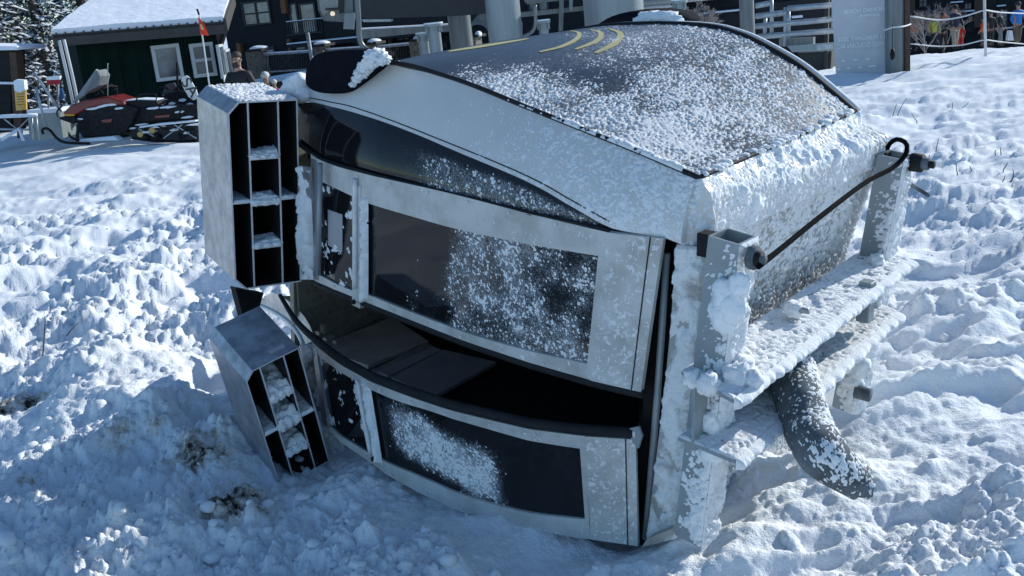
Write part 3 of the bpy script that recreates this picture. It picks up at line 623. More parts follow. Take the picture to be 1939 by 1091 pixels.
# ---- doors
def make_door(wf, spec, frostm, lab, seed):
    door = MB().tube([onpl(spec['hinge'][0], spec['hinge'][1], 2, .05), onpl(spec['hinge'][2], spec['hinge'][3], 2, .05)], .012, 8)
    root = door.build('door', MM['frame'], cabin, True, lab)
    def pan(name, a, b, m='alu', t=.022, off=0, n=50, k=5): P = loftpx(a, b, wf, n, k); slab(name, P, t, MM[m], root, OUT, off); return P
    fr = [pan('door_frame', spec['top'], spec['railb'])]
    fr.append(pan('door_frame', spec['glassb'], spec['bot']))
    fr.append(pan('side_plate', spec['wide'][:2], spec['wide'][2:], n=10, k=10, off=.003))
    pan('window_post', spec['stile'][:2], spec['stile'][2:], n=10, k=4, off=.0015)
    pan('window_post', spec['jamb'][:2], spec['jamb'][2:], n=20, k=4, off=.004)
    pan('window_post', spec['end'][:2], spec['end'][2:], n=20, k=4, m='galv', off=.004)
    P = loftpx(spec['glass'][0], spec['glass'][1], wf, 80, 40); setfrost(slab('window', P, .006, MM['win_frost'], root, OUT, -.012), P, lambda p, s, t: frostm[2](p, s, t))
    crust('window_frost', P, OUT, frostm[0], MM['rime'], root, .0034, -.011)
    P2 = loftpx(spec['glass2'][0], spec['glass2'][1], wf, 30, 30); setfrost(slab('window', P2, .006, MM['win_frost'], root, OUT, -.010), P2, lambda p, s, t: .22+.12*(fbm(p, .1, 3, 55)-.5)*2)
    crust('window_frost', P2, OUT, frostm[1], MM['rime'], root, .0045, -.009)
    for P in fr[:2]: crust('frost_specks', P, OUT, frost(.0014, .74, .03, seed+3, lambda s, t, p: .10*sstep(.2, .9, s)), MM['rime'], root, .005)
    crust('frost_specks', fr[2], OUT, frost(.0012, .60, .035, seed+4, lambda s, t, p: .055+.10*(fbm(p, .12, 3, seed)-.5)), MM['thinrime'], root, .005, .003)
    tubepart('panel_seam', curve_on(spec['groove'], wf, 12, .0045), .0022, MM['rubber'], root, 6)
    tubepart('window_seal', curve_on(spec['tube'], wf, 12, .010), .011, MM['galv_edge'], root, 10)
    ip = loftpx(spec['ice'][:2], spec['ice'][2:], wf, 30, 6)
    crust('ice_strip', ip, OUT, lambda p, s, t: .03*np.clip((fbm(p, .035, 4, seed+6, .6)-.30)*4, -1, 1)*np.sin(t*3.14159)**.5*(.5+.6*fbm(p, .02, 2, seed)), MM['rime'], root, .005)
    for rw in (spec['top'], spec['bot']):
        dy = 7 if rw is spec['top'] else -7
        for c in curve_on([(x, y+dy) for x, y in rw], wf, 9, .0045)[1:-1]: MB().tube([c, c+OUT*.003], .0045, 8).build('screw', MM['galv_edge'], root)
    for (x, y) in spec['bolts']:
        c = surf_hit(x, y, wf); MB().tube([c, c+OUT*.012], .011, 14).tube([c+OUT*.012, c+OUT*.016], .006, 8).build('bolt', MM['rubber'], root)
    return root
UP = dict(hinge=(606, 310, 603, 520),
    top=[(588, 291), (600, 300), (640, 316), (700, 332), (850, 366), (1000, 405), (1152, 440)],
    railb=[(590, 334), (610, 345), (640, 359), (695, 384), (780, 410), (883, 438), (1152, 488)],
    glassb=[(594, 515), (614, 526), (668, 551), (695, 558), (780, 592), (876, 628), (958, 653), (1121, 691)],
    bot=[(594, 530), (630, 547), (680, 567), (780, 607), (880, 646), (1000, 686), (1119, 720)],
    wide=[(1150, 440), (1118, 720), (1257, 451), (1214, 742)], stile=[(1133, 484), (1112, 690), (1152, 488), (1121, 691)],
    jamb=[(668, 350), (668, 577), (684, 352), (683, 584)], end=[(590, 300), (594, 528), (601, 305), (603, 530)],
    glass=([(688, 378), (780, 406), (883, 434), (1000, 460), (1138, 482)], [(686, 560), (780, 598), (876, 634), (958, 659), (1116, 695)]),
    glass2=([(596, 336), (610, 342), (640, 356), (672, 372)], [(596, 520), (614, 530), (640, 542), (672, 556)]),
    groove=[(1233, 449), (1197, 737)], tube=[(676, 338), (675, 545)], ice=[(686, 372), (684, 575), (697, 378), (697, 566)], bolts=[(672, 571)])
def upmask(p, s, t):
    big = fbm(p, .22, 3, 303); mid = fbm(p, .07, 3, 304)
    return .12*(mid-.5)*2+.02+.16*sstep(.38, .46, s)+.10*(big-.5)-.06*sstep(.0, .3, .3-s)+.06*np.exp(-((s-.28)/.1)**2-((t-.75)/.2)**2)-.06*np.exp(-(((s-.86)/.09)**2+((t-.42)/.15)**2))
def upm(p, s, t):
    n = fbm(p, .03, 4, 301, .62); n2 = fbm(p, .0075, 3, 302, .65); m = upmask(p, s, t)
    return .0020*np.clip((n*.3+n2*.7-(.81-m))*9, -1, 1)*(.4+n2)
def upm2(p, s, t): n = fbm(p, .05, 4, 305, .62); return .0025*np.clip((n-(.66+.0*s-.10*(1-sstep(0, .35, s))))*9, -1, 1)
d1 = make_door(w_up, UP, (upm, upm2, lambda p, s, t: .325+upmask(p, s, t)*1.15), 'upper door half with fairly clear window and frost on its right', 310)
P = loftpx([(618, 397), (618.5, 465)], [(645.5, 407), (645.5, 478)], w_up, 6, 6); slab('sticker', P, .001, MM['sticker'], d1, OUT, -.007)
tubepart('door_seal', [p+np.array(W_)*.012-V_*.013 for p in curve_on(UP['bot'][0:]+[(1214, 742)], w_up, 50, 0)], .017, MM['rubber'], d1, 12)
LO = dict(hinge=(606, 668, 622, 790),
    top=[(591, 649), (635, 684), (684, 713), (740, 738), (800, 760), (954, 802), (1109, 826)],
    railb=[(596, 668), (635, 698), (671, 720), (702, 738), (760, 762), (828, 783), (985, 830), (1109, 851)],
    glassb=[(612, 800), (630, 813), (703, 861), (721, 870), (800, 905), (896, 944), (1000, 971), (1115, 984)],
    bot=[(612, 805), (630, 822), (690, 868), (723, 892), (800, 936), (896, 976), (1046, 1010), (1119, 1021)],
    wide=[(1108, 826), (1119, 1021), (1204, 832), (1208, 1034)], stile=[(1098, 846), (1108, 985), (1110, 850), (1116, 988)],
    jamb=[(672, 712), (703, 868), (684, 716), (720, 885)], end=[(591, 652), (612, 800), (600, 660), (622, 806)],
    glass=([(698, 732), (760, 758), (828, 779), (985, 826), (1104, 844)], [(716, 872), (800, 908), (896, 948), (1000, 975), (1110, 988)]),
    glass2=([(596, 664), (635, 694), (676, 718)], [(614, 804), (640, 824), (706, 866)]),
    groove=[(1186, 831), (1190, 1031)], tube=[(680, 718), (706, 858)], ice=[(686, 722), (713, 872), (702, 738), (724, 878)], bolts=[(709, 868)])
def lomask(p, s, t):
    band = (1-sstep(.16, .52, np.abs(t-.54-.5*(s-.35))))*(1-sstep(.58, .70, s))*sstep(.02, .2, s)
    return -.03+.29*band-.5*sstep(.68, .72, s)+.10*(fbm(p, .06, 3, 404)-.5)*2
def lom(p, s, t):
    n = fbm(p, .03, 4, 401, .62); n2 = fbm(p, .0075, 3, 402, .65); d = np.abs((t-.18)-(s-.12)*1.15)
    band = (1-sstep(.05, .36, np.abs(t-.52-.5*(s-.35))))*(1-sstep(.60, .72, s))*sstep(.03, .25, s)
    m = lomask(p, s, t); return .0022*np.clip((n*.3+n2*.7-(.79-m))*9, -1, 1)*(.4+n2)
d2 = make_door(w_lo, LO, (lom, upm2, lambda p, s, t: .37+lomask(p, s, t)*1.15), 'lower door half with a band of frost across its window', 410)
sealp = [onpl(505, 548, 1, .44)]+[p+V_*.020+W_*.01 for p in curve_on([(528, 568), (555, 612)]+LO['top']+[(1200, 831)], w_lo, 50, 0)]
tubepart('door_seal', sealp[1:], [.010+.009*min(1, i/14) for i in range(len(sealp)-1)], MM['rubber'], d2, 12)
c = sealp[-1]; MB().tube([c, c+U_*.008], .020, 16).build('seal_cap', MM['galv_edge'], d2, True)
MB().prism([onpl(x, y, 2, -.01) for x, y in [(1190, 812), (1208, 808), (1215, 826), (1208, 850), (1196, 838)]], W_*.012).build('door_catch', MM['frame'], d2, bev=.002)
# bent end sheet of the lower door
P = loftc([onpl(x, y, 2, a) for x, y, a in [(488, 578, .42), (497, 565, .42), (515, 553, .36)]], [onpl(x, y, 2, a) for x, y, a in [(575, 655, .06), (583, 650, .05), (596, 645, .03)]], 8, 14, -.05, OUT)
slab('bent_plate', P, .004, MM['galv'], d2, OUT)
MB().tube([P[0, j] for j in range(14)], .012, 8).build('plate_edge', MM['galv_edge'], d2, True)
# ---- ski racks
def rack(B3, org, dims, parent, lab, seed, snowy):
    a, b, d = [Ri@np.array(r) for r in B3]; w_, h_, l_, c_ = dims; T = np.array(org); t = .0068*w_/.31
    W = lambda x, y, z: T+a*x+b*y+d*z
    out = [(0, 0), (w_-c_, 0), (w_, c_), (w_, h_-c_), (w_-c_, h_), (0, h_)]
    cc = np.array([w_/2, h_/2]); inn = [((x-cc[0])*(1-2*t/w_)+cc[0], (y-cc[1])*(1-2*t/h_)+cc[1]) for x, y in out]
    V = [W(x, y, 0) for x, y in out]+[W(x, y, 0) for x, y in inn]+[W(x, y, l_) for x, y in out]+[W(x, y, l_) for x, y in inn]; F = []; mi = []
    for i in range(6):
        j = (i+1) % 6
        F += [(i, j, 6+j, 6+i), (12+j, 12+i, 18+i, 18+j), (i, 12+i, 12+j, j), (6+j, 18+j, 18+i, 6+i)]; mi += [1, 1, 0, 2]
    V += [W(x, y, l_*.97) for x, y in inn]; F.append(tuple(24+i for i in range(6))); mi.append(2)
    mb = MB(); k0 = 0
    mb.V = [tuple(v) for v in V]; mb.F = F; mb.mi = mi
    ys = lambda x: (c_ if x > w_-c_ else 0)
    def plate(x0, x1, y0, y1):
        L8 = [W(x0, y0, .0015), W(x1, y0, .0015), W(x1, y1, .0015), W(x0, y1, .0015), W(x0, y0, l_*.95), W(x1, y0, l_*.95), W(x1, y1, l_*.95), W(x0, y1, l_*.95)]
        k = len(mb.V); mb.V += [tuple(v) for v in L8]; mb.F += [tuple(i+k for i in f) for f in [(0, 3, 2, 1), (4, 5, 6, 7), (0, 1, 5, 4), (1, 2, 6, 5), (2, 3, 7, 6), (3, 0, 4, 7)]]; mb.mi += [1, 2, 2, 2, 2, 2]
    for fx in (.285, .715): plate(w_*fx-t*.6, w_*fx+t*.6, t, h_-t)
    for fy in (.70, .455, .22): plate(w_*.285+t*.6, w_*.715-t*.6, h_*fy-t*.6, h_*fy+t*.6)
    plate(t, w_*.285-t*.6, h_*.475-t*.6, h_*.475+t*.6); plate(w_*.715+t*.6, w_-t, h_*.475-t*.6, h_*.475+t*.6)
    o = mb.build('ski_rack', [MM['galv'], MM['galv_edge'], MM['slot_shade']], parent, False, lab)
    sb = MB()
    def sn(x, y, z, sx, sy, sz, k): sb.blob(W(x, y, z), np.array([a*sx, b*sy, d*sz]), seed+k, 4, .5, .4)
    for k, fy in enumerate((.70, .455, .22)):
        s = snowy[k]; dd = .16 if s < 1.5 else .34
        G = np.array([[W(w_*x, h_*fy+.004, z) for x in np.linspace(.29, .71, 6)] for z in np.linspace(-.004, dd, 8)])
        crust('packed_snow', G, b, lambda p, s_, t_, s=s, k=k: .030*s*(.25+1.1*fbm(p, .035, 4, seed+k)+.5*(t_ if (k % 2) else 1-t_)*fbm(p, .09, 2, seed+k+5))*(1-.75*sstep(.55, 1, s_))*(.35+.65*sstep(0, .12, s_)), MM['soft'], parent, .004)
        for m in range(3): sn(w_*(.36+.14*m), h_*fy+.004+.006*s, .006, w_*.085, .013*s, .018, k*10+m)
    for x0, x1 in ((.02, .28), (.72, .97)):
        G = np.array([[W(w_*x, h_*.475+.004, z) for x in np.linspace(x0, x1, 6)] for z in np.linspace(0, .2, 8)])
        crust('packed_snow', G, b, lambda p, s_, t_: .012*(.3+fbm(p, .03, 3, seed+8))*(1-.8*s_), MM['soft'], parent, .004)
    sb.build('packed_snow', MM['soft'], parent, True)
    top = np.array([[W(w_*0+.0, h_, l_*z) + (a*((w_-c_)*x)) for x in np.linspace(0, 1, 6)] for z in np.linspace(0, 1, 6)])
    return o, top, W, (a, b, d)
dimsU = (.309, .84, .458, .047)
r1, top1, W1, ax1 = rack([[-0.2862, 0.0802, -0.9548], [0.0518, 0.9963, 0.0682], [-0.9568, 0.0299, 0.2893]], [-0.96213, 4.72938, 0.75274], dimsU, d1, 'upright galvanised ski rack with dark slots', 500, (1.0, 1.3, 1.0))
crust('snow_dusting', top1, ax1[1], frost(.006, .50, .03, 520, lambda s, t, p: .06), MM['rime'], d1, .005)
sc2 = .80; c0 = CAM+(np.array([-1.11272, 5.46993, -.46789])-CAM)*sc2
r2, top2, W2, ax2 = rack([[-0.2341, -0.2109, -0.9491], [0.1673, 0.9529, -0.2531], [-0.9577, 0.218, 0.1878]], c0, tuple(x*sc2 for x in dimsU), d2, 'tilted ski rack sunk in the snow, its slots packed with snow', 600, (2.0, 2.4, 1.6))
a_, b_x, d_ = ax2; MB().box(W2(.30*.309*sc2, .84*sc2+.002, .05), (a_, b_x, d_), (.07, .003, .022)).build('sticker', MM['sticker'], d2)
# bracket strips between the racks and the door edge
P = loftc([onpl(x, y, 2, .10) for x, y in [(566, 314), (568, 420), (570, 530)]], [onpl(x, y, 2, .09) for x, y in [(586, 318), (592, 420), (596, 530)]], 30, 6)
slab('rack_bracket', P, .012, MM['galv'], d1, OUT)
crust('ice_strip', P, OUT, lambda p, s, t: .035*np.clip((fbm(p, .08, 4, 530, .6)-.52+.2*sstep(.3, .6, s))*5, -1, 1)*(.5+.6*fbm(p, .02, 2, 531)), MM['rime'], d1, .006)
P = loftc([L(*loc(onpl(x, y, 2, -.06))) for x, y in [(568, 655), (590, 740), (632, 880)]], [L(*loc(onpl(x, y, 2, .0))) for x, y in [(592, 650), (612, 730), (655, 850)]], 30, 6)
slab('rack_bracket', P, .012, MM['galv'], d2, OUT)
crust('ice_strip', P, OUT, lambda p, s, t: .03*np.clip((fbm(p, .05, 4, 540, .6)-.42)*5, -1, 1)*(.5+.6*fbm(p, .02, 2, 541)), MM['dirty_rime'], d2, .006)
# dark skirt of the floor end showing under the upper rack
MB().prism([onpl(x, y, 0, -2.36) for x, y in [(446, 545), (500, 555), (490, 590), (461, 603)]], -U_*.05).build('floor_skirt', MM['rubber'], cabin, bev=.004)
# ---- hanger frame at the roof end
def icy(name, P, out, seed, amp=.02, th=.5, m='rime', sc=.06, res=.006, mask=None):
    return crust(name, P, out, lambda p, s, t: amp*np.clip((fbm(p, sc, 4, seed, .6)*.55+.45*fbm(p, .010, 3, seed+3)-th+(mask(s, t) if mask else 0))*6, -1, 1)*(.45+.5*fbm(p, .02, 3, seed+1)+.35*fbm(p, .007, 2, seed+2)), MM[m], cabin, res)
def post(c0, c1, wd, seed, openend=True, sidemask=None):
    c0, c1 = np.array(c0), np.array(c1); ax = nrm(c1-c0); x = nrm(W_-ax*np.dot(W_, ax)); y = np.cross(ax, x); y = y if np.dot(y, U_) > 0 else -y; h = wd/2; t = .008
    ring = lambda c, s: [c-x*s-y*s, c+x*s-y*s, c+x*s+y*s, c-x*s+y*s]
    V = ring(c0, h)+ring(c1, h)+ring(c1, h-t)+ring(c1-ax*.12, h-t); F = [(0, 1, 5, 4), (1, 2, 6, 5), (2, 3, 7, 6), (3, 0, 4, 7), (3, 2, 1, 0)]
    for i in range(4): j = (i+1) % 4; F += [(4+i, 4+j, 8+j, 8+i), (8+i, 8+j, 12+j, 12+i)]
    F.append((12, 13, 14, 15))
    o = MB().add(V, F).build('frame_post', MM['frame'], cabin)
    g = lambda p0, p1, dd: np.array([[c0+(c1-c0)*s+(p0*(1-t_)+p1*t_)+dd for t_ in np.linspace(0, 1, 6)] for s in np.linspace(0, 1, 12)])
    icy('rime_crust', g(y*h, y*h, 0) if 0 else np.array([[c0+(c1-c0)*s+y*h+x*h*k for k in np.linspace(-1, 1, 6)] for s in np.linspace(0, 1, 12)]), y, seed, .015, .38)
    icy('rime_crust', np.array([[c0+(c1-c0)*s-x*h+y*h*k for k in np.linspace(-1, 1, 6)] for s in np.linspace(0, 1, 12)]), -x, seed+5, .014, .60, mask=lambda s, t: .24*(t-.45)+.10*(1-s))
    icy('rime_crust', np.array([[c0+(c1-c0)*s+x*h+y*h*k for k in np.linspace(-1, 1, 6)] for s in np.linspace(0, 1, 12)]), x, seed+7, .018, .44)
    return x, y
PW = .105
def cpt(px, py, wv): return onpl(px, py, 2, wv)
pn1, pn0 = cpt(1388, 447, .02), cpt(1318, 1012, .02)
x1, y1 = post(pn0, pn1, PW, 700)
wfp = float(loc(onpl(1395, 470, 0, .30))[2])
pf1, pf0 = cpt(1697, 293, 1.34), cpt(1607, 770, 1.34)
post(pf0, pf1, PW, 720)
VUP, VLO = .76, .555
def plate(px, v, seed, m='frame', t=.012):
    C4 = [onpl(x, y, 1, v) for x, y in px]; P = np.zeros((24, 8, 3))
    for i in range(24):
        for j in range(8): s, q = i/23, j/7; P[i, j] = (C4[0]*(1-s)+C4[1]*s)*(1-q)+(C4[3]*(1-s)+C4[2]*s)*q
    slab('frame_plate', P, t, MM[m], cabin, V_)
    return P
PU = plate([(1388, 757), (1722, 492), (1640, 468), (1290, 703)], VUP, 0)
icy('rime_crust', PU, V_, 740, .009, .37, 'rime', .04)
PL = plate([(1392, 872), (1700, 592), (1625, 560), (1284, 828)], VLO, 0)
icy('rime_crust', PL, V_, 750, .010, .36, 'rime', .05)
for PP, sd_ in ((PU, 760), (PL, 770)):
    E0 = PP[:, 0]; P = np.array([[E0[i]-V_*.02*(j/3-.2)*1.5 + U_*.004 for j in range(5)] for i in range(24)])
    crust('rime_edge', P, U_, lambda p, s, t, sd_=sd_: .035*(.35+fbm(p*np.array([1, 1, .4]), .035, 3, sd_))*np.sin(np.clip(t, 0, 1)*3.1416)**.6, MM['rime'], cabin, .005)
# small hanging tie between the plates at the far end, web between the plates
MB().prism([PL[0, 5], PL[-1, 5], PL[-1, 5]+V_*(VUP-VLO-.01), PL[0, 5]+V_*(VUP-VLO-.01)], -U_*.01).build('frame_web', MM['frame'], cabin)
MB().box(onpl(1640, 570, 0, .33), (U_, V_, W_), (.05, .16, .05)).build('frame_tie', MM['frame'], cabin, bev=.004)
# clamps, blocks and bolts
def cyl(name, a, b, r, m, n=16, parent=cabin): return MB().tube([a, b], r, n).build(name, MM[m], parent, True)
def block(name, c, sz, m, bev=.004): return MB().box(c, (U_, V_, W_), sz).build(name, MM[m], cabin, bev=bev)
block('mount_block', onpl(1340, 462, 2, .04), (.05, .075, .05), 'rubber')
block('mount_block', onpl(1668, 298, 2, 1.36), (.06, .055, .05), 'rubber')
cb = onpl(1421, 487, 2, -.01)
for k, (rr, ln, mm) in enumerate([(.036, .02, 'pipe'), (.024, .035, 'rubber'), (.014, .048, 'pipe')]): cyl('clamp_bolt', cb, cb+U_*ln, rr, mm, 10+2*k)
cf = onpl(1735, 308, 2, 1.36)
for k, (rr, ln, mm) in enumerate([(.036, .025, 'rubber'), (.024, .05, 'pipe'), (.015, .07, 'rubber')]): cyl('clamp_bolt', cf-U_*.02, cf+U_*ln, rr, mm, 10+2*k)
cg = onpl(1634, 745, 2, 1.2); cyl('clamp_bolt', cg-U_*.03, cg+U_*.03, .03, 'pipe', 8)
lb = onpl(1500, 600, 1, VUP+.01); MB().tube([lb, lb+V_*.05], .022, 6).tube([lb+V_*.03, lb+V_*.035+U_*.06], .012, 8).build('plate_bolt', MM['frame'], cabin, True)
mb = MB(); mb.blob(lb+V_*.03, (.035, .035, .03), 4, 3, .5, .4); mb.build('snow_clump', MM['rime'], cabin, True)
mb = MB()
for k, (x, y, s) in enumerate([(1400, 700, .05), (1395, 715, .045), (1425, 720, .03), (1340, 725, .035), (1310, 715, .03), (1660, 495, .03), (1640, 640, .05), (1625, 690, .05), (1615, 720, .04)]):
    mb.blob(onpl(x, y, 1, VUP+.015) if y < 740 and k < 6 else onpl(x, y, 2, 1.22), (s, s, s), k+60, 3, .5, .4)
mb.build('snow_clump', MM['rime'], cabin, True)
# big clump of snow on the near post
mb = MB()
for k, (x, y, s) in enumerate([(1375, 560, .045), (1385, 580, .05), (1370, 600, .045), (1400, 540, .035), (1360, 590, .035), (1340, 800, .035), (1350, 850, .04)]):
    mb.blob(onpl(x, y, 2, -.045), np.array([U_*s, V_*s*1.2, W_*s*.6]), k+80, 3, .4, .5)
mb.build('snow_clump', MM['soft'], cabin, True)
# broken hanger arm
hp = catmull([onpl(x, y, 0, u) for x, y, u in [(1380, 755, .16), (1440, 700, .20), (1492, 690, .30), (1512, 755, .42), (1530, 810, .50), (1562, 864, .61), (1630, 916, .70)]], 34)
rr = [.082]*24+[.080]*10
mb = MB(); n = 22; Vv = []; F = []
Tg = nrm(hp[1]-hp[0]); aa = nrm(np.cross(Tg, V_))
for i, p in enumerate(hp):
    Tg = nrm(hp[min(i+1, 33)]-hp[max(i-1, 0)]); aa = nrm(aa-Tg*np.dot(aa, Tg)); bb = np.cross(Tg, aa)
    for k in range(n):
        q = 2*math.pi*k/n; jag = (.012*math.sin(q*3+1)+.008*math.sin(q*7)) if i == 33 else 0
        Vv.append(p+(aa*math.cos(q)*(1-.05*max(0, i-27))+bb*math.sin(q)*(1-.02*max(0, i-27)))*rr[i]*.98+Tg*jag)
for k in range(n):
    q = 2*math.pi*k/n; Vv.append(Vv[33*n+k]-(Vv[33*n+k]-hp[33])*.1)
for k in range(n): Vv.append(hp[28]+(Vv[28*n+k]-hp[28])*.88)
for i in range(35):
    for k in range(n): F.append((i*n+k, i*n+(k+1) % n, (i+1)*n+(k+1) % n, (i+1)*n+k))
F.append(tuple(35*n+k for k in range(n)))
mk('hanger_arm', Vv, F, MM['pipe'], cabin, True)
MB().tube([hp[31], hp[31]+nrm(hp[31]-hp[30])*.004], .052, 20).build('pipe_mouth_shade', MM['black'], cabin)  # black disc added to paint the shade inside the open pipe
tg = np.array(Vv[:34*n]).reshape(34, n, 3)
for rng_, sd_ in (((0, 12), 800),):
    pass
cenl = hp[:, None]; nrmv = tg-cenl; nrmv /= np.linalg.norm(nrmv, axis=2, keepdims=True)
def tubecrust(name, G, Nn, seed, m, amp=.01):
    a, b = 160, 120; Q = bil(np.concatenate([G, G[:, :1]], 1), a, b); NN = bil(np.concatenate([Nn, Nn[:, :1]], 1), a, b); NN /= np.linalg.norm(NN, axis=2, keepdims=True)
    p = Q.reshape(-1, 3); up = (NN@(V_*.55+U_*.75-W_*.25)).ravel(); s = np.repeat(np.linspace(0, 1, a), b)
    h = amp*np.clip((fbm(p, .05, 4, seed, .65)*.35+.65*fbm(p, .008, 3, seed+2, .6)-.60+.12*up-.10*sstep(.8, 1, s))*6, -1, 1)*(.4+fbm(p, .02, 2, seed+1))*.55
    Vv = (Q+NN*np.where(h > 0, h, -.001).reshape(a, b, 1)).reshape(-1, 3); F = gfaces(a, b); F = F[(h[F] > 0).any(1)]; us = np.unique(F); rm = np.full(len(Vv), -1); rm[us] = np.arange(len(us))
    mk(name, Vv[us], rm[F], MM[m], cabin, True)
tubecrust('rime_crust', tg[8:], nrmv[8:], 800, 'rime')
# black cable looping over the far post
cp = [onpl(1436, 505, 2, -.03), onpl(1480, 470, 2, .15), onpl(1560, 405, 2, .5), onpl(1640, 345, 2, .95), onpl(1690, 318, 2, 1.18), onpl(1715, 292, 2, 1.27), onpl(1716, 272, 2, 1.30), onpl(1698, 264, 2, 1.34), onpl(1682, 276, 2, 1.38), onpl(1678, 300, 2, 1.40)]
tubepart('cable', catmull(cp, 60), .009, MM['cable'], cabin, 12)
tubepart('cable_stub', [onpl(1722, 347, 2, 1.45), onpl(1757, 370, 2, 1.30)], .008, MM['pipe'], cabin, 8)
# torn floor edge at the lower near corner
mb = MB(); mb.prism([onpl(x, y, 2, -.02) for x, y in [(1213, 1038), (1225, 1020), (1270, 1002), (1282, 990), (1280, 1006), (1250, 1024)]], W_*.05); mb.build('torn_edge', MM['tan'], cabin, bev=.003)
# ================================================================== BACKGROUND
BM = {}
BM['siding'] = mat('dark_green_metal_siding', (.004, .014, .012), .85, 0, spec=.1, c2=(.007, .021, .018), vs=3)
BM['trimdark'] = mat('dark_fascia', (.035, .033, .031), .6, c2=(.05, .047, .043), vs=5)
BM['lodge'] = mat('charcoal_lodge_siding', (.016, .017, .020), .8, spec=.2, c2=(.023, .025, .028), vs=2, stretch=(1, 1, 6))
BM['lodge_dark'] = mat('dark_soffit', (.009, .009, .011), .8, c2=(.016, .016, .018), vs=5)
BM['timber'] = mat('orange_timber', (.22, .075, .02), .6, c2=(.13, .045, .015), vs=9)
BM['brown'] = mat('brown_timber', (.085, .045, .028), .7, c2=(.05, .028, .018), vs=12, bump=[(30, .004)])
BM['wframe'] = mat('white_window_frame', (.55, .58, .6), .5)
BM['bframe'] = mat('black_window_frame', (.012, .012, .014), .5)
BM['pane'] = mat('window_pane', (.05, .065, .08), .12, c2=(.22, .26, .30), vs=1.5, spec=.8)
BM['pane_dark'] = mat('dark_window_pane', (.03, .04, .045), .08, c2=(.10, .13, .14), vs=2.5, spec=.8)
BM['stone'] = mat('stacked_stone', (.07, .06, .05), .85, c2=(.20, .18, .155), vs=16, bump=[(14, .03)])
BM['rail'] = mat('snowy_rail', (.45, .48, .52), .6, c2=(.12, .13, .15), vs=14)
BM['railb'] = mat('black_rail', (.015, .016, .018), .5)
BM['beam'] = mat('lift_beam_steel', (.020, .022, .026), .6, .1, c2=(.030, .032, .037), vs=2)
BM['tower'] = mat('grey_lift_tower_steel', (.12, .14, .15), .4, .25, c2=(.19, .205, .21), vs=3, stretch=(6, 6, .5))
BM['tower_l'] = mat('pale_lift_tower_steel', (.22, .26, .275), .4, .2, c2=(.27, .31, .32), vs=3, stretch=(6, 6, .5))
BM['galvbg'] = mat('galvanised_rail', (.30, .34, .37), .4, .4, c2=(.42, .46, .49), vs=8)
BM['banner'] = mat('grey_banner_fabric', (.52, .52, .54), .8, c2=(.60, .60, .62), vs=2.5, bump=[(3, .03)])
BM['bantext'] = mat('banner_print', (.86, .88, .9), .8)
BM['needle'] = mat('dark_needles', (.012, .017, .014), .8, c2=(.03, .038, .03), vs=5)
BM['bark'] = mat('bark', (.05, .038, .03), .9, c2=(.09, .07, .055), vs=20)
BM['frosty'] = mat('frosted_twigs', (.36, .34, .34), .85, c2=(.16, .13, .12), vs=18)
BM['rope'] = mat('pale_rope', (.62, .62, .62), .7)
BM['redhood'] = mat('red_hood_plastic', (.14, .008, .004), .4, c2=(.19, .014, .006), vs=6, coat=.3)
BM['blk'] = mat('black_machine_plastic', (.006, .006, .008), .6, spec=.15, c2=(.022, .022, .025), vs=15)
BM['snowdull'] = mat('roof_snow', (.74, .79, .86), .75, c2=(.8, .84, .9), vs=.8, bump=[(4, .03)])
BM['yellow'] = mat('yellow_sign_paint', (.62, .33, .03), .6, c2=(.7, .5, .25), vs=7)
def colmat(n, c, r=.75): return mat(n, c, r, c2=tuple(x*.75 for x in c), vs=12)
GRY = lambda x, y: gz(x, y)
def facing(Y, x0=0, x1=1939, dy=0): return VPl(x0, Y, x1, Y+dy)
def base_at(px, py, Y): P = at(px, py, Y); return np.array([P[0], P[1], gz(P[0], P[1])])
# ---- green hut
HW = VPl(148, 21.5, 412, 22.7, 110)
hut = thing('hut', HW.P(1.5, -.05, -1.5), 'dark green metal-sided hut with white-framed windows under a snow-covered roof', 'hut')
mb = MB(); aR = HW.az(412, 100)[0]; zt = HW.az(280, 50)[1]
HW.bx(mb, 0, aR, -.4, zt, -4.2, 0)
k = .15
while k < aR: HW.bx(mb, k, k+.035, -.4, zt-.02, 0, .03); k += .32
mb.build('wall', BM['siding'], hut)
def hwin(px, mid):
    x0, y0, x1, y1 = px; a0, a1, z0, z1 = HW.rect(x0, y0, x1, y1, .05); mb = MB(); t = .07
    for q in ((a0, a1, z0, z0+t), (a0, a1, z1-t, z1), (a0, a0+t, z0+t, z1-t), (a1-t, a1, z0+t, z1-t)): HW.bx(mb, *q, .02, .08)
    if mid: HW.bx(mb, a0+t, a1-t, (z0+z1)/2-.03, (z0+z1)/2+.03, .03, .075)
    f = mb.build('window', BM['wframe'], hut); m2 = MB(); HW.bx(m2, a0+t, a1-t, z0+t, z1-t, .033, .045); m2.build('pane', BM['pane_dark' if mid else 'pane'], f)
hwin((290, 84, 344, 153), False); hwin((362, 81, 407, 146), True)
eL, eR, rL, rR = HW.hit(98, 66, .7), HW.hit(424, 41, .5), HW.hit(176, 8, -1.9), HW.hit(440, -8, -1.9)
z3 = np.array([0, 0, 1.0])
bL, bR = rL-HW.n*2.6-z3*1.25, rR-HW.n*2.9-z3*1.35
def sl2(pts, t, name, m, parent): return MB().prism(pts, -z3*t).build(name, m, parent)
G = loftc([eL+z3*.10, eR+z3*.12], [rL+z3*.14, rR+z3*.14], 60, 24); nz = fbm(G.reshape(-1, 3), .7, 3, 5).reshape(60, 24)
G[..., 2] += (nz-.5)*.05; slab('roof_snow', G, .12, BM['snowdull'], hut, z3)
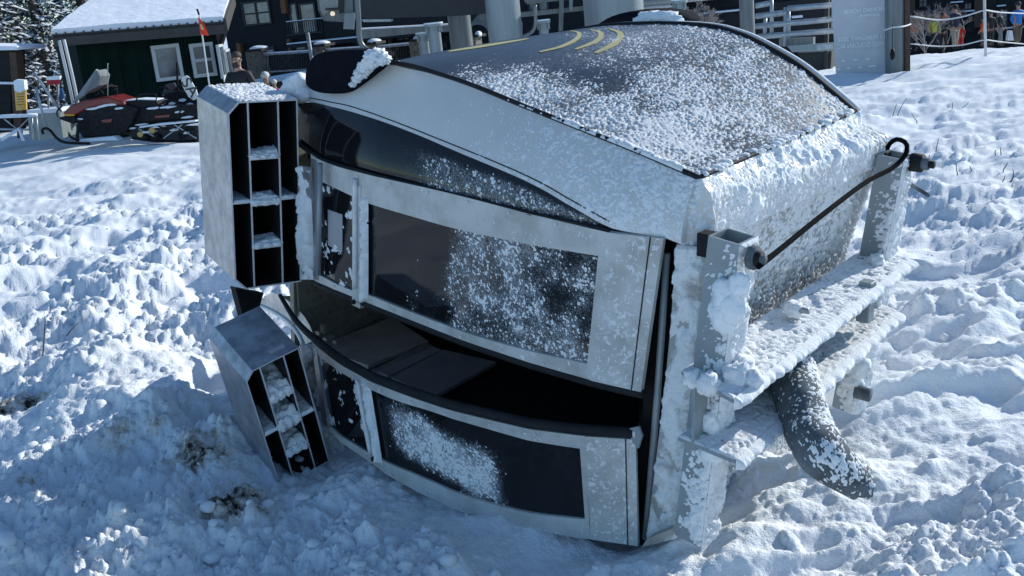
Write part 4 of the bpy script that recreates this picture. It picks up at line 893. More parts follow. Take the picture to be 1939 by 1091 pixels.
G = loftc([rL+z3*.14, rR+z3*.14], [bL+z3*.14, bR+z3*.14], 20, 10); slab('roof_snow', G, .12, BM['snowdull'], hut, z3)
sl2([eL, eR, rR, rL], .06, 'roof', BM['trimdark'], hut); sl2([rL, rR, bR, bL], .06, 'roof', BM['trimdark'], hut)
MB().prism([eL-z3*.02, eR-z3*.02, eR-z3*.24, eL-z3*.22], -HW.n*.05).build('fascia', BM['trimdark'], hut)
MB().prism([eR+HW.d*.05+z3*.06, rR+HW.d*.05+z3*.06, bR+HW.d*.05+z3*.06, bR+HW.d*.05-z3*.2, rR+HW.d*.05-z3*.2, eR+HW.d*.05-z3*.2], -HW.d*.06).build('rake_board', BM['trimdark'], hut)
MB().prism([HW.P(aR-.02, zt-.1, -.1), rR-z3*.25-HW.d*.5, HW.P(aR-.02, zt-.4, -4.1)], -HW.d*.1).build('gable', BM['siding'], hut)
mb = MB(); 
for i in range(20): p = eL+(eR-eL)*(i+.5)/20; mb.box(p+HW.n*.01+z3*.01, (HW.d, HW.n, (0, 0, 1)), (.03, .04, .045))
mb.build('roof_rib', BM['trimdark'], hut)
GW = VPl(413, 22.75, 441, 26.3, 110)
for px in ((417, 83, 426, 150), (429, 92, 438, 148)):
    mb = MB(); a0, a1, z0, z1 = GW.rect(*px, .1); t = .05
    for q in ((a0, a1, z0, z0+t), (a0, a1, z1-t, z1), (a0, a0+t, z0+t, z1-t), (a1-t, a1, z0+t, z1-t)): GW.bx(mb, *q, .06, .12)
    f = mb.build('window', BM['wframe'], hut); m2 = MB(); GW.bx(m2, a0+t, a1-t, z0+t, z1-t, .07, .09); m2.build('pane', BM['pane_dark'], f)
# ---- lodge
LP = VPl(430, 44, 1620, 40, 50)
lodge = thing('lodge', [*LP.P(8, 0)[:2], -.5], 'charcoal lodge with orange timber posts and balconies behind the lift station', 'building')
aL0 = LP.az(425, 50)[0]; aL1 = LP.az(1640, 20)[0]
mb = MB(); LP.bx(mb, aL0, aL1, -2.5, 9.5, -8, 0); mb.build('wall', BM['lodge'], lodge)
mb = MB(); LP.bx(mb, aL0-.3, aL1+.3, 9.5, 9.8, -8.3, .8); mb.build('roof', BM['trimdark'], lodge)
def lwin(x0, y0, x1, y1, nx=2, ny=1, pane='pane', dep=0, plane=LP, parent=None, frame='bframe', name='window'):
    a0, a1, z0, z1 = plane.rect(x0, y0, x1, y1, dep+.05); t = .07; mb = MB()
    for q in ((a0, a1, z0, z0+t), (a0, a1, z1-t, z1), (a0, a0+t, z0+t, z1-t), (a1-t, a1, z0+t, z1-t)): plane.bx(mb, *q, dep+.01, dep+.10)
    for i in range(1, nx): x = a0+(a1-a0)*i/nx; plane.bx(mb, x-.04, x+.04, z0+t, z1-t, dep+.012, dep+.09)
    for i in range(1, ny): z = z0+(z1-z0)*i/ny; plane.bx(mb, a0+t, a1-t, z-.03, z+.03, dep+.02, dep+.08)
    f = mb.build(name, BM[frame], parent or lodge); m2 = MB(); plane.bx(m2, a0+t, a1-t, z0+t, z1-t, dep+.025, dep+.04); m2.build('pane', BM[pane], f)
lwin(459, 2, 513, 48, 2, 2); lwin(549, 5, 566, 66, 1, 1, name='door'); lwin(568, 5, 600, 64, 1); lwin(497, 88, 521, 104, 1); lwin(556, 80, 582, 100, 1); lwin(668, 72, 686, 92); lwin(752, 70, 778, 84); lwin(461, -60, 513, -14, 2, 2); lwin(830, 74, 846, 90); lwin(1000, 2, 1040, 30, 2); lwin(1250, 40, 1290, 75, 2); lwin(1330, 20, 1380, 60, 3); lwin(1520, 20, 1560, 60, 2)
mb = MB(); LP.bpx(mb, 540, 66, 900, 75, .05, 1.6); mb.build('balcony_floor', BM['lodge_dark'], lodge)
mb = MB(); LP.bpx(mb, 540, 65, 900, 67, .3, 1.63); mb.build('balcony_snow', BM['snowdull'], lodge)
mb = MB(); LP.bpx(mb, 541, 38, 610, 40.5, 1.5, 1.6); LP.bpx(mb, 541, 63, 610, 65, 1.5, 1.6)
for x in range(544, 610, 4): LP.bpx(mb, x, 40, x+1, 63, 1.52, 1.58)
mb.build('balcony_railing', BM['railb'], lodge)
mb = MB(); LP.bpx(mb, 541, 37, 610, 38.3, 1.48, 1.62); mb.build('railing_snow', BM['snowdull'], lodge)
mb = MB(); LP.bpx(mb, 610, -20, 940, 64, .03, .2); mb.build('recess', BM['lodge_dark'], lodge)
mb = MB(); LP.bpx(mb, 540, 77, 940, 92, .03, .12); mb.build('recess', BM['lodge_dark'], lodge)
for (x0, y0, x1, y1) in [(530, -20, 539, 26), (544, 74, 549, 98), (448, 82, 455, 101), (735, 69, 739, 82), (1290, 35, 1297, 70)]:
    mb = MB(); LP.bpx(mb, x0, y0, x1, y1, .06, .4); mb.build('timber_post', BM['timber'], lodge)
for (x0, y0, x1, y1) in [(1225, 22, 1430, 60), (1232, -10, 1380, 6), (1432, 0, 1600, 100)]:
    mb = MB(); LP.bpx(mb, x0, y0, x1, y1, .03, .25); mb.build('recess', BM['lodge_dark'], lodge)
for (x0, y0, x1, y1) in [(1310, 22, 1400, 25), (1240, 50, 1300, 53), (1350, 56, 1400, 60), (1500, 30, 1520, 34), (1225, 12, 1300, 15)]:
    mb = MB(); LP.bpx(mb, x0, y0, x1, y1, .3, .9); mb.build('balcony_snow', BM['snowdull'], lodge)
# ---- deck of stone pillars
DP = VPl(445, 30, 950, 27, 110)
deck = thing('deck', [*DP.P(3, 0)[:2], 0], 'raised log-faced snowy deck in front of the lodge', 'deck')
mb = MB(); DP.bpx(mb, 440, 140, 960, 235, -4, 0); mb.build('deck_base', BM['brown'], deck)
mb = MB(); DP.bpx(mb, 440, 137, 960, 141, -4, .1); mb.build('deck_snow', BM['snowdull'], deck)
for k, (x0, y0, x1, lab) in enumerate([(468, 93, 494, 'stone pillar with snow cap beside the man in black'), (590, 84, 614, 'stone pillar with snow cap left of the black bumper'), (691, 80, 711, 'stone pillar with snow cap just above the black bumper'), (778, 74, 797, 'stone pillar with snow cap behind the short flanged steel stubs'), (896, 66, 904, 'narrow stone pillar right of the brownish-grey lift column')]):
    p = DP.hit((x0+x1)/2, 140, .4); pl = thing('stone_pillar', [p[0], p[1], DP.az(500, 139)[1]], lab, 'pillar', 'stone pillars along the deck')
    mb = MB(); DP.bpx(mb, x0, y0+4, x1, 150, .1, .5); mb.build('pillar', BM['stone'], pl)
    mb = MB(); DP.bpx(mb, x0-1, y0, x1+1, y0+5, .03, .57); mb.build('cap_stone', BM['lodge_dark'], pl)
    mb = MB(); a0, a1, z0, z1 = DP.rect(x0, y0-4, x1, y0-.2, .5); mb.blob(DP.P((a0+a1)/2, z0, .3), ((a1-a0)/2+.03, .28, .075), k, 3, .15); mb.build('snow_cap', BM['snowdull'], pl, True)
def railing(x0, y0, x1, y1, h, lab, n=20):
    p = DP.hit(x0, y0+h, .3); r = thing('deck_railing', [p[0], p[1], p[2]], lab, 'railing', 'snowy railings along the deck')
    a, b = DP.hit(x0, y0, .3), DP.hit(x1, y1, .3); c, d = DP.hit(x0, y0+h, .3), DP.hit(x1, y1+h, .3)
    MB().tube([a, b], .03, 6).tube([c, d], .025, 6).build('top_rail', BM['rail'], r)
    MB().tube([a+z3*.035, b+z3*.035], .022, 6).build('rail_snow', BM['snowdull'], r)
    mb = MB()
    for i in range(n+1): s = i/n; mb.tube([a+(b-a)*s, c+(d-c)*s], .012, 5)
    m = (a+b)/2; mb.tube([a+(b-a)*.33, c+(d-c)*.66], .018, 5).tube([a+(b-a)*.66, c+(d-c)*.33], .018, 5)
    mb.build('balusters', BM['railb'], r)
railing(495, 104, 590, 98, 33, 'snowy deck railing between the first two stone pillars')
railing(615, 96, 690, 91, 30, 'snowy deck railing partly hidden by the black bumper', 14)
railing(712, 90, 778, 84, 30, 'snowy deck railing right of the bumper, beside the flanged stubs', 14)
# leaning post by the railing
p0, p1 = DP.hit(592, 115, .8), DP.hit(582, 62, .8); props(MB().tube([p0-z3*.8, p1], .05, 8).build('snowy_post', BM['rail'], None, True), 'snow-crusted leaning post between railing and stone pillar', 'post')
# ---- lift station
def column(px0, px1, ytop, ybot, Y, m, lab, name='lift_column', flange=False, ref=60, grp='steel columns of the lift station'):
    pc = (px0+px1)/2; c = at(pc, ref, Y); r = (px1-px0)/2*Y/FPX; zt = at(pc, ytop, Y)[2]; zb = gz(c[0], c[1])-.3
    o = thing(name, [c[0], c[1], zb+.3], lab, 'column', grp)
    MB().tube([(c[0], c[1], zb), (c[0], c[1], zt)], r, 40).build('shaft', BM[m], o, True).modifiers.new('e', 'EDGE_SPLIT')
    if flange:
        MB().tube([(c[0], c[1], zt), (c[0], c[1], zt+.05)], r*1.5, 32).build('flange', BM['tower_l'], o)
        MB().tube([(c[0], c[1], zt+.05), (c[0], c[1], zt+.075)], r*1.47, 32).build('snow_cap', BM['snowdull'], o)
        mb = MB()
        for k in range(8): q = k*math.pi/4; mb.box((c[0]+math.cos(q)*r*1.15, c[1]+math.sin(q)*r*1.15, zt-.06), ((math.cos(q), math.sin(q), 0), (-math.sin(q), math.cos(q), 0), (0, 0, 1)), (r*.3, .02, .12))
        mb.build('gusset', BM[m], o)['kind'] = 'stuff'
    return o
column(851, 893, 22, 0, 25, 'tower', 'brownish-grey lift column right of the flanged steel stubs')
column(925, 988, -60, 0, 22, 'tower_l', 'tall pale lift column above the yellow band of the cabin window')
column(1107, 1217, -60, 0, 23, 'tower_l', 'widest pale lift column, behind the black far bumper', ref=20)
column(1401, 1428, -60, 0, 24, 'tower', 'slim grey lift column left of the galvanised platform railing', ref=30)
column(810, 834, 50, 0, 22, 'tower_l', 'taller flanged steel stub left of the brownish-grey column', 'steel_stub', True, grp='flanged steel stubs')
column(791, 810, 68, 0, 23.5, 'tower_l', 'shorter flanged steel stub, left of the taller one', 'steel_stub', True, grp='flanged steel stubs')
column(1277, 1297, 6, 0, 22, 'tower_l', 'flanged steel stub right of the black far bumper', 'steel_stub', True, ref=20, grp='flanged steel stubs')
column(1021, 1039, 44, 0, 22, 'tower_l', 'small pale steel stub between the two widest lift columns', 'steel_stub', True, grp='flanged steel stubs')
column(1677, 1715, -80, 0, 19.2, 'tower', 'grey column beside the mirrored banner, tied with pale rope', ref=60)
SP = VPl(660, 23.4, 1250, 23.4, 40)
st = thing('lift_beam', [*SP.hit(800, 60)[:2], 3], 'dark heavy steel beam of the lift station crossing above the stubs', 'beam')
mb = MB(); SP.poly(mb, [(668, -40), (940, -40), (940, 14), (920, 26), (870, 30), (690, 36), (668, 22)], -.5, .4); mb.build('girder', BM['beam'], st)
mb = MB(); SP.poly(mb, [(685, 37), (740, 36), (740, 41), (688, 42)], -.3, .3); mb.build('light_strip', BM['galvbg'], st)
SP2 = VPl(660, 26.5, 1250, 26.5, 40)
st = thing('lift_beam', [*SP2.hit(750, 60)[:2], 2], 'pale horizontal lift beam below the dark heavy one', 'beam')
mb = MB(); SP2.poly(mb, [(680, 56), (850, 47), (850, 60), (800, 62), (684, 74)], -.3, .3); mb.build('girder', BM['tower'], st)
mb = MB(); SP2.poly(mb, [(680, 54), (850, 45), (850, 47.5), (680, 56.5)], -.3, .33); mb.build('snow_edge', BM['snowdull'], st)
SP3 = VPl(990, 25, 1250, 25, 40)
st = thing('lift_beam', [*SP3.hit(1040, 40)[:2], 2], 'grey lift beams stacked between the two widest columns', 'beam')
mb = MB(); SP3.poly(mb, [(985, -10), (1110, -30), (1110, -4), (1000, 8)], -.3, .3); SP3.poly(mb, [(985, 24), (1110, 12), (1110, 20), (985, 33)], -.3, .3); mb.build('girder', BM['tower'], st)
mb = MB(); SP3.poly(mb, [(1060, -20), (1068, -20), (1066, 58), (1058, 60)], .3, .4); mb.build('upright', BM['tower'], st)
mb = MB(); SP3.poly(mb, [(1078, -20), (1086, -20), (1084, 20), (1078, 20)], .3, .4); mb.build('upright', BM['tower_l'], st)
SP4 = VPl(1210, 25, 1420, 25, 20)
st = thing('lift_beam', [*SP4.hit(1300, 10)[:2], 2], 'pale round lift beam right of the widest column', 'beam')
mb = MB(); mb.tube([SP4.hit(1205, 6), SP4.hit(1410, -14)], .09, 14); mb.build('girder', BM['tower_l'], st, True)
mb = MB(); mb.tube([SP4.hit(1205, 16), SP4.hit(1270, 10)], .05, 10); mb.build('girder', BM['galvbg'], st, True)
# dark pipes
def tubething(name, pts, r, m, lab, cat, group=None, n=10):
    o = MB().tube([np.array(p) for p in pts], r, n).build(name, m, None, True); return props(o, lab, cat, group)
tubething('chair_arm', catmull([at(676, -10, 21.5), at(679, 40, 21.5), at(680, 68, 21.5), at(685, 85, 21.5), at(697, 95, 21.5), at(716, 100, 21.5)], 30), .055, BM['tower'], 'thick curved chairlift arm behind the near black bumper', 'chairlift arm')
tubething('bent_pipe', catmull([at(1013, 10, 21.5), at(1014, 40, 21.5), at(1011, 55, 21.5), at(1004, 63, 21.5), at(990, 70, 21.5)], 20), .035, BM['tower'], 'dark bent pipe right of the tall pale column', 'pipe')
# parked gondola nose
GP = VPl(590, 26, 690, 26, 30)
g = thing('parked_gondola', [*GP.hit(630, 50)[:2], 2], 'parked grey gondola with a lit round lamp, upper left of the lift station', 'gondola cabin')
mb = MB(); GP.poly(mb, [(596, -40), (690, -40), (676, 34), (650, 42), (612, 40), (602, 20)], -.8, 0); mb.build('body', BM['tower'], g, bev=.05)
mb = MB(); GP.poly(mb, [(601, -30), (640, -30), (640, 16), (624, 20), (612, 30), (606, 18)], .02, .05); mb.build('window', BM['pane'], g)
mb = MB(); GP.poly(mb, [(616, 16), (640, 14), (640, 18), (616, 20)], .06, .12); mb.build('crossbar', BM['railb'], g)
lampm = mat('warm_lamp', (.8, .7, .5), .4); b_ = lampm.node_tree.nodes['Principled BSDF']; b_.inputs['Emission Color'].default_value = (1, .85, .6, 1); b_.inputs['Emission Strength'].default_value = .5
lp_ = GP.hit(630, 26, .1); MB().tube([lp_, lp_+GP.n*.05], .055, 16).build('lamp', lampm, g)
mb = MB(); GP.poly(mb, [(642, -30), (652, -30), (650, 24), (642, 26)], .02, .08); mb.build('door_post', BM['railb'], g)
mb = MB(); GP.poly(mb, [(652, 26), (672, 24), (670, 56), (650, 55)], .02, .08); mb.build('lower_panel', BM['tower_l'], g)
# pickup truck seen between columns
TP_ = VPl(880, 36, 1010, 36, 50)
tk = thing('parked_truck', [*TP_.hit(910, 80)[:2], -.5], 'grey pickup truck parked left of the tall pale column', 'truck')
mb = MB(); TP_.poly(mb, [(892, 44), (903, 30), (912, 24), (935, 22), (990, 40), (990, 62), (892, 66)], -1.8, 0); mb.build('body', BM['tower'], tk, bev=.06)
mb = MB(); TP_.poly(mb, [(900, 42), (907, 28), (920, 26), (920, 40)], .01, .03); mb.build('window', BM['pane_dark'], tk)
for x in (905, 965): c = TP_.hit(x, 68, 0); MB().tube([c-TP_.n*.25, c+TP_.n*.03], .36, 20).build('wheel', BM['blk'], tk, True)
# ---- galvanised platform railing
RP = VPl(1425, 21, 1600, 20.2, 50)
pr = thing('platform_railing', [*RP.hit(1500, 95)[:2], 1.2], 'galvanised pipe railing of the lift platform left of the banner', 'railing')
def rt(name, x0, y0, x1, y1, r, m='galvbg'): return MB().tube([RP.hit(x0, y0), RP.hit(x1, y1)], r, 10).build(name, BM[m], pr, True)
for q in [(1492, 16, 1588, 9), (1431, 50, 1584, 36), (1431, 70, 1584, 58), (1431, 31, 1490, 24), (1431, 11, 1460, 6)]: rt('rail', *q, .055)
for q in [(1461, -10, 1461, 66), (1487, 14, 1487, 88), (1493, 16, 1493, 72), (1586, 10, 1587, 90), (1578, 14, 1577, 64), (1449, 34, 1448, 64)]: rt('upright', *q, .035)
mb = MB(); RP.poly(mb, [(1490, 87), (1590, 80), (1591, 95), (1500, 99)], -.05, .05); mb.build('toe_board', BM['tower_l'], pr)
mb = MB(); RP.poly(mb, [(1546, 85), (1577, 83), (1577, 93), (1548, 95)], .052, .06); mb.build('label_plate', BM['galvbg'], pr)
mb = MB(); RP.poly(mb, [(1475, 74), (1540, 71), (1540, 86), (1475, 88)], -.3, -.1); mb.build('grating', BM['tower'], pr)
mb = MB(); RP.poly(mb, [(1510, 100), (1575, 97), (1572, 150), (1540, 150)], -1.2, -.3); RP.poly(mb, [(1562, -20), (1570, -20), (1566, 140), (1560, 140)], -.3, -.2); mb.build('support', BM['beam'], pr)
# ---- banner
BP = VPl(1565, 20.0, 1692, 19.4, 80)
bn = thing('banner', [*BP.hit(1630, 140)[:2], 0], 'translucent grey race banner seen from behind with mirrored lettering', 'banner')
tl_, tr_, br_, bl_ = BP.hit(1571, -40), BP.hit(1691, -50), BP.hit(1691, 142), BP.hit(1584, 151)
G = loftc([tl_, bl_], [tr_, br_], 30, 30); G += BP.n*((fbm(G.reshape(-1, 3), .7, 3, 9).reshape(30, 30, 1)-.5)*.10)
slab('fabric', G, .006, BM['banner'], bn, BP.n)
def btext(s, x, y, wpx, mir=True, rot=0):
    V, F = textmesh(s, .2); c = BP.hit(x, y, .07); wd = V[:, 0].max()-V[:, 0].min(); k = (wpx*20/FPX)/wd; V = V*k
    if mir: V[:, 0] *= -1; F = [f[::-1] for f in F]
    P = c+V[:, :1]*BP.d+V[:, 1:2]*z3+V[:, 2:3]*BP.n; mk('lettering', P, F, BM['bantext'], bn)
btext('KICKING HORSE', 1637, 20, 72); btext('GOLDEN BC', 1645, 29, 36); btext('7-13 FEBRUARY 2022', 1636, 72, 92); btext('PRO GOLDEN BC', 1630, 86, 80)
mb = MB()
for (x, y, s) in [(1597, 115, 5), (1620, 113, 9), (1643, 112, 8), (1588, 131, 7), (1607, 129, 6), (1629, 128, 5), (1652, 125, 14), (1597, 142, 4), (1622, 141, 8)]: c = BP.hit(x, y, .065); mb.box(c, (BP.d, z3, BP.n), (s*.01, .025, .004))
mb.build('logo_row', BM['bantext'], bn)
# brown post
PP = VPl(1700, 19.0, 1740, 19.0, 70); p = PP.hit(1719, 136)
o = MB(); a0, a1, z0, z1 = PP.rect(1714, -80, 1724, 138); PP.bx(o, a0, a1, -.3, z1, -.1, .0); o = o.build('wooden_post', BM['brown']); props(o, 'rusty brown wooden post standing right of the grey column', 'post')
bevel(o, .008)
# rope fence
rp_ = thing('rope_post', gnd(1867, 113), 'thin white pole carrying two ropes, standing in the snow at right', 'pole')
pb = gnd(1867, 112); Yp = pb[1]; MB().tube([pb-z3*.1, at(1863, -40, Yp)], .025, 10).build('pole', BM['rope'], rp_, True)
tubething('rope', catmull([at(1724, 31, 19), at(1780, 38, 19.6), at(1830, 30, Yp), at(1863, 20, Yp), at(1900, 24, Yp+1), at(1990, 28, Yp+3)], 40), .014, BM['rope'], 'upper pale rope sagging from the brown post past the white pole', 'rope', n=6)
tubething('rope', catmull([at(1724, 83, 19), at(1780, 88, 19.6), at(1830, 84, Yp), at(1863, 76, Yp), at(1900, 80, Yp+1), at(1990, 88, Yp+3)], 40), .012, BM['rope'], 'lower pale rope running just above the snow to the white pole', 'rope', n=6)
tubething('rope', catmull([at(1674, 58, 18.6), at(1690, 52, 18.3), at(1705, 51, 18.3), at(1716, 49, 18.6), at(1724, 46, 18.9)], 16), .014, BM['rope'], 'short pale rope tied round the grey column', 'rope', n=6)
lk = MB(); c = at(1690, 103, 18.5); lk.blob(c, (.045, .03, .10), 3, 2, .3).tube([c+z3*.08, c+z3*.5], .006, 5); props(lk.build('hanging_tool', BM['blk'], None, True), 'small dark bundle hanging on the grey column', 'tool')
# ---- buildings far right
FP = VPl(1700, 74, 2000, 70, 40)
fb = thing('village_building', [*FP.hit(1850, 90)[:2], -5], 'dark timber-framed village building behind the skiers', 'building')
mb = MB(); a0 = FP.az(1720, 40)[0]; FP.bx(mb, a0, a0+16, -10, 12, -8, 0); mb.build('wall', BM['lodge'], fb)
for (x0, y0, x1, y1) in [(1845, -30, 1862, 52), (1725, -30, 1732, 60)]: mb = MB(); FP.bpx(mb, x0, y0, x1, y1, .05, .7); mb.build('timber_post', BM['brown'], fb)
for (x0, y0, x1, y1) in [(1850, 0, 1868, 18), (1786, 12, 1800, 28), (1885, 18, 1908, 50), (1826, 5, 1840, 30), (1804, 8, 1814, 24), (1740, -6, 1756, 14)]: lwin(x0, y0, x1, y1, 2, 2, 'pane', 0, FP, fb)
for (x0, y0, x1, y1) in [(1824, 20, 1846, 22), (1800, 3, 1824, 5), (1885, 52, 1939, 54), (1888, 10, 1905, 12)]: mb = MB(); FP.bpx(mb, x0, y0, x1, y1, .3, 1); mb.build('snow_ledge', BM['snowdull'], fb)
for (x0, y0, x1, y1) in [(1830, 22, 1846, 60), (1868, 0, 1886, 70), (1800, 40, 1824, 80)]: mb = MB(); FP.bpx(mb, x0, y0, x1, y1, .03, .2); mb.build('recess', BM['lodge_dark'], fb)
# ---- trees
def conifer(px, Y, ytop, halfw, seed, lab):
    random.seed(seed); c = base_at(px, 200, Y); top = at(px, ytop, Y)[2]; H = top-c[2]
    t = thing('snowy_conifer', c, lab, 'tree', 'snow-laden conifers behind the hut')
    MB().tube([c-z3*.2, c+z3*H*.5, c+z3*H], [.16, .09, .02], 8).build('trunk', BM['bark'], t, True)
    nd, sn = MB(), MB(); hw = halfw*Y/FPX
    for z in np.arange(.3, H, .16):
        rr = hw*(1-z/H)**.7*(.75+.4*random.random())
        for k in range(9):
            a = random.random()*6.283; ln = rr*(.7+.4*random.random()); d = np.array([math.cos(a), math.sin(a), 0]); s_ = np.array([-d[1], d[0], 0]); steps = max(3, int(ln/.16))
            for i in range(steps):
                f = (i+.6)/steps; p = c+z3*(z-.35*f*f*ln+.1*random.random())+d*ln*f+s_*random.uniform(-.12, .12)*f*ln
                for m in range(2):
                    v = nrm(d*random.uniform(.2, 1)+s_*random.uniform(-1, 1)-z3*random.uniform(.1, .7)); l_ = random.uniform(.10, .22); u = nrm(np.cross(v, z3+s_*.3*random.uniform(-1, 1)))*random.uniform(.02, .045)
                    q = len(nd.V); nd.V += [tuple(p-u), tuple(p+u), tuple(p+v*l_+u*.4), tuple(p+v*l_-u*.4)]; nd.F.append((q, q+1, q+2, q+3)); nd.mi.append(0)
                if random.random() < .62:
                    w_ = random.uniform(.035, .095); q = len(sn.V); h_ = w_*.5; pc = p+z3*.03
                    e1 = d*w_*1.5-z3*w_*.4; e2 = s_*w_*.8
                    sn.V += [tuple(pc+e1), tuple(pc+e2), tuple(pc-e1), tuple(pc-e2), tuple(pc+z3*h_)]; sn.F += [(q, q+1, q+4), (q+1, q+2, q+4), (q+2, q+3, q+4), (q+3, q, q+4)]; sn.mi += [0]*4
    cr = mk('crown', nd.V, nd.F, BM['needle'], t); mk('snow_load', sn.V, sn.F, BM['snowdull'], cr, True)
conifer(20, 27, -330, 95, 1, 'snow-laden conifer in the top left corner')
conifer(100, 29, -300, 95, 2, 'snow-laden conifer just left of the hut roof')
conifer(190, 31, -280, 80, 3, 'snow-laden conifer rising behind the left end of the hut roof')
conifer(-60, 26, -300, 90, 4, 'snow-laden conifer mostly outside the left edge')
conifer(150, 44, -220, 130, 21, 'distant conifer filling the gap left of the hut roof')
conifer(10, 46, -220, 130, 22, 'distant conifer behind the top left corner tree')
conifer(235, 48, -220, 120, 23, 'distant conifer behind the hut ridge')
conifer(60, 36, -250, 110, 8, 'farther snow-laden conifer between the two left trees')
def bare_tree(px, py, Y, hpx, seed, lab):
    random.seed(seed); c = base_at(px, py, Y); t = thing('bare_tree', c, lab, 'tree', 'frosted bare trees by the skiers'); H = hpx*Y/FPX
    tr = MB(); tr.tube([c-z3*.2, c+z3*H*.35], [.07, .05], 7); cr = MB()
    def br(p, d, l, r, k):
        e = p+d*l; m = p+d*l*.5+np.array([random.uniform(-1, 1) for _ in range(3)])*l*.06; cr.tube([p, m, e], [r, r*.85, r*.65], 4, False)
        if k == 0: return
        for _ in range(3 if k > 1 else 4):
            nd_ = nrm(d+np.array([random.uniform(-.8, .8), random.uniform(-.8, .8), random.uniform(-.35, .5)])); br(p+d*l*random.uniform(.45, 1), nd_, l*random.uniform(.5, .8), max(r*.6, .010), k-1)
    for _ in range(6): br(c+z3*H*random.uniform(.1, .35), nrm([random.uniform(-.8, .8), random.uniform(-.8, .8), 1]), H*.33, .035, 4)
    tr.build('trunk', BM['bark'], t, True); cr.build('crown', BM['frosty'], t)
bare_tree(1752, 90, 45, 115, 11, 'frost-white bare tree right of the brown post')
bare_tree(1786, 90, 52, 110, 12, 'frost-white bare tree behind the skier in yellow')
bare_tree(1330, 90, 34, 110, 14, 'pale bare tree behind the top of the wrecked cabin')
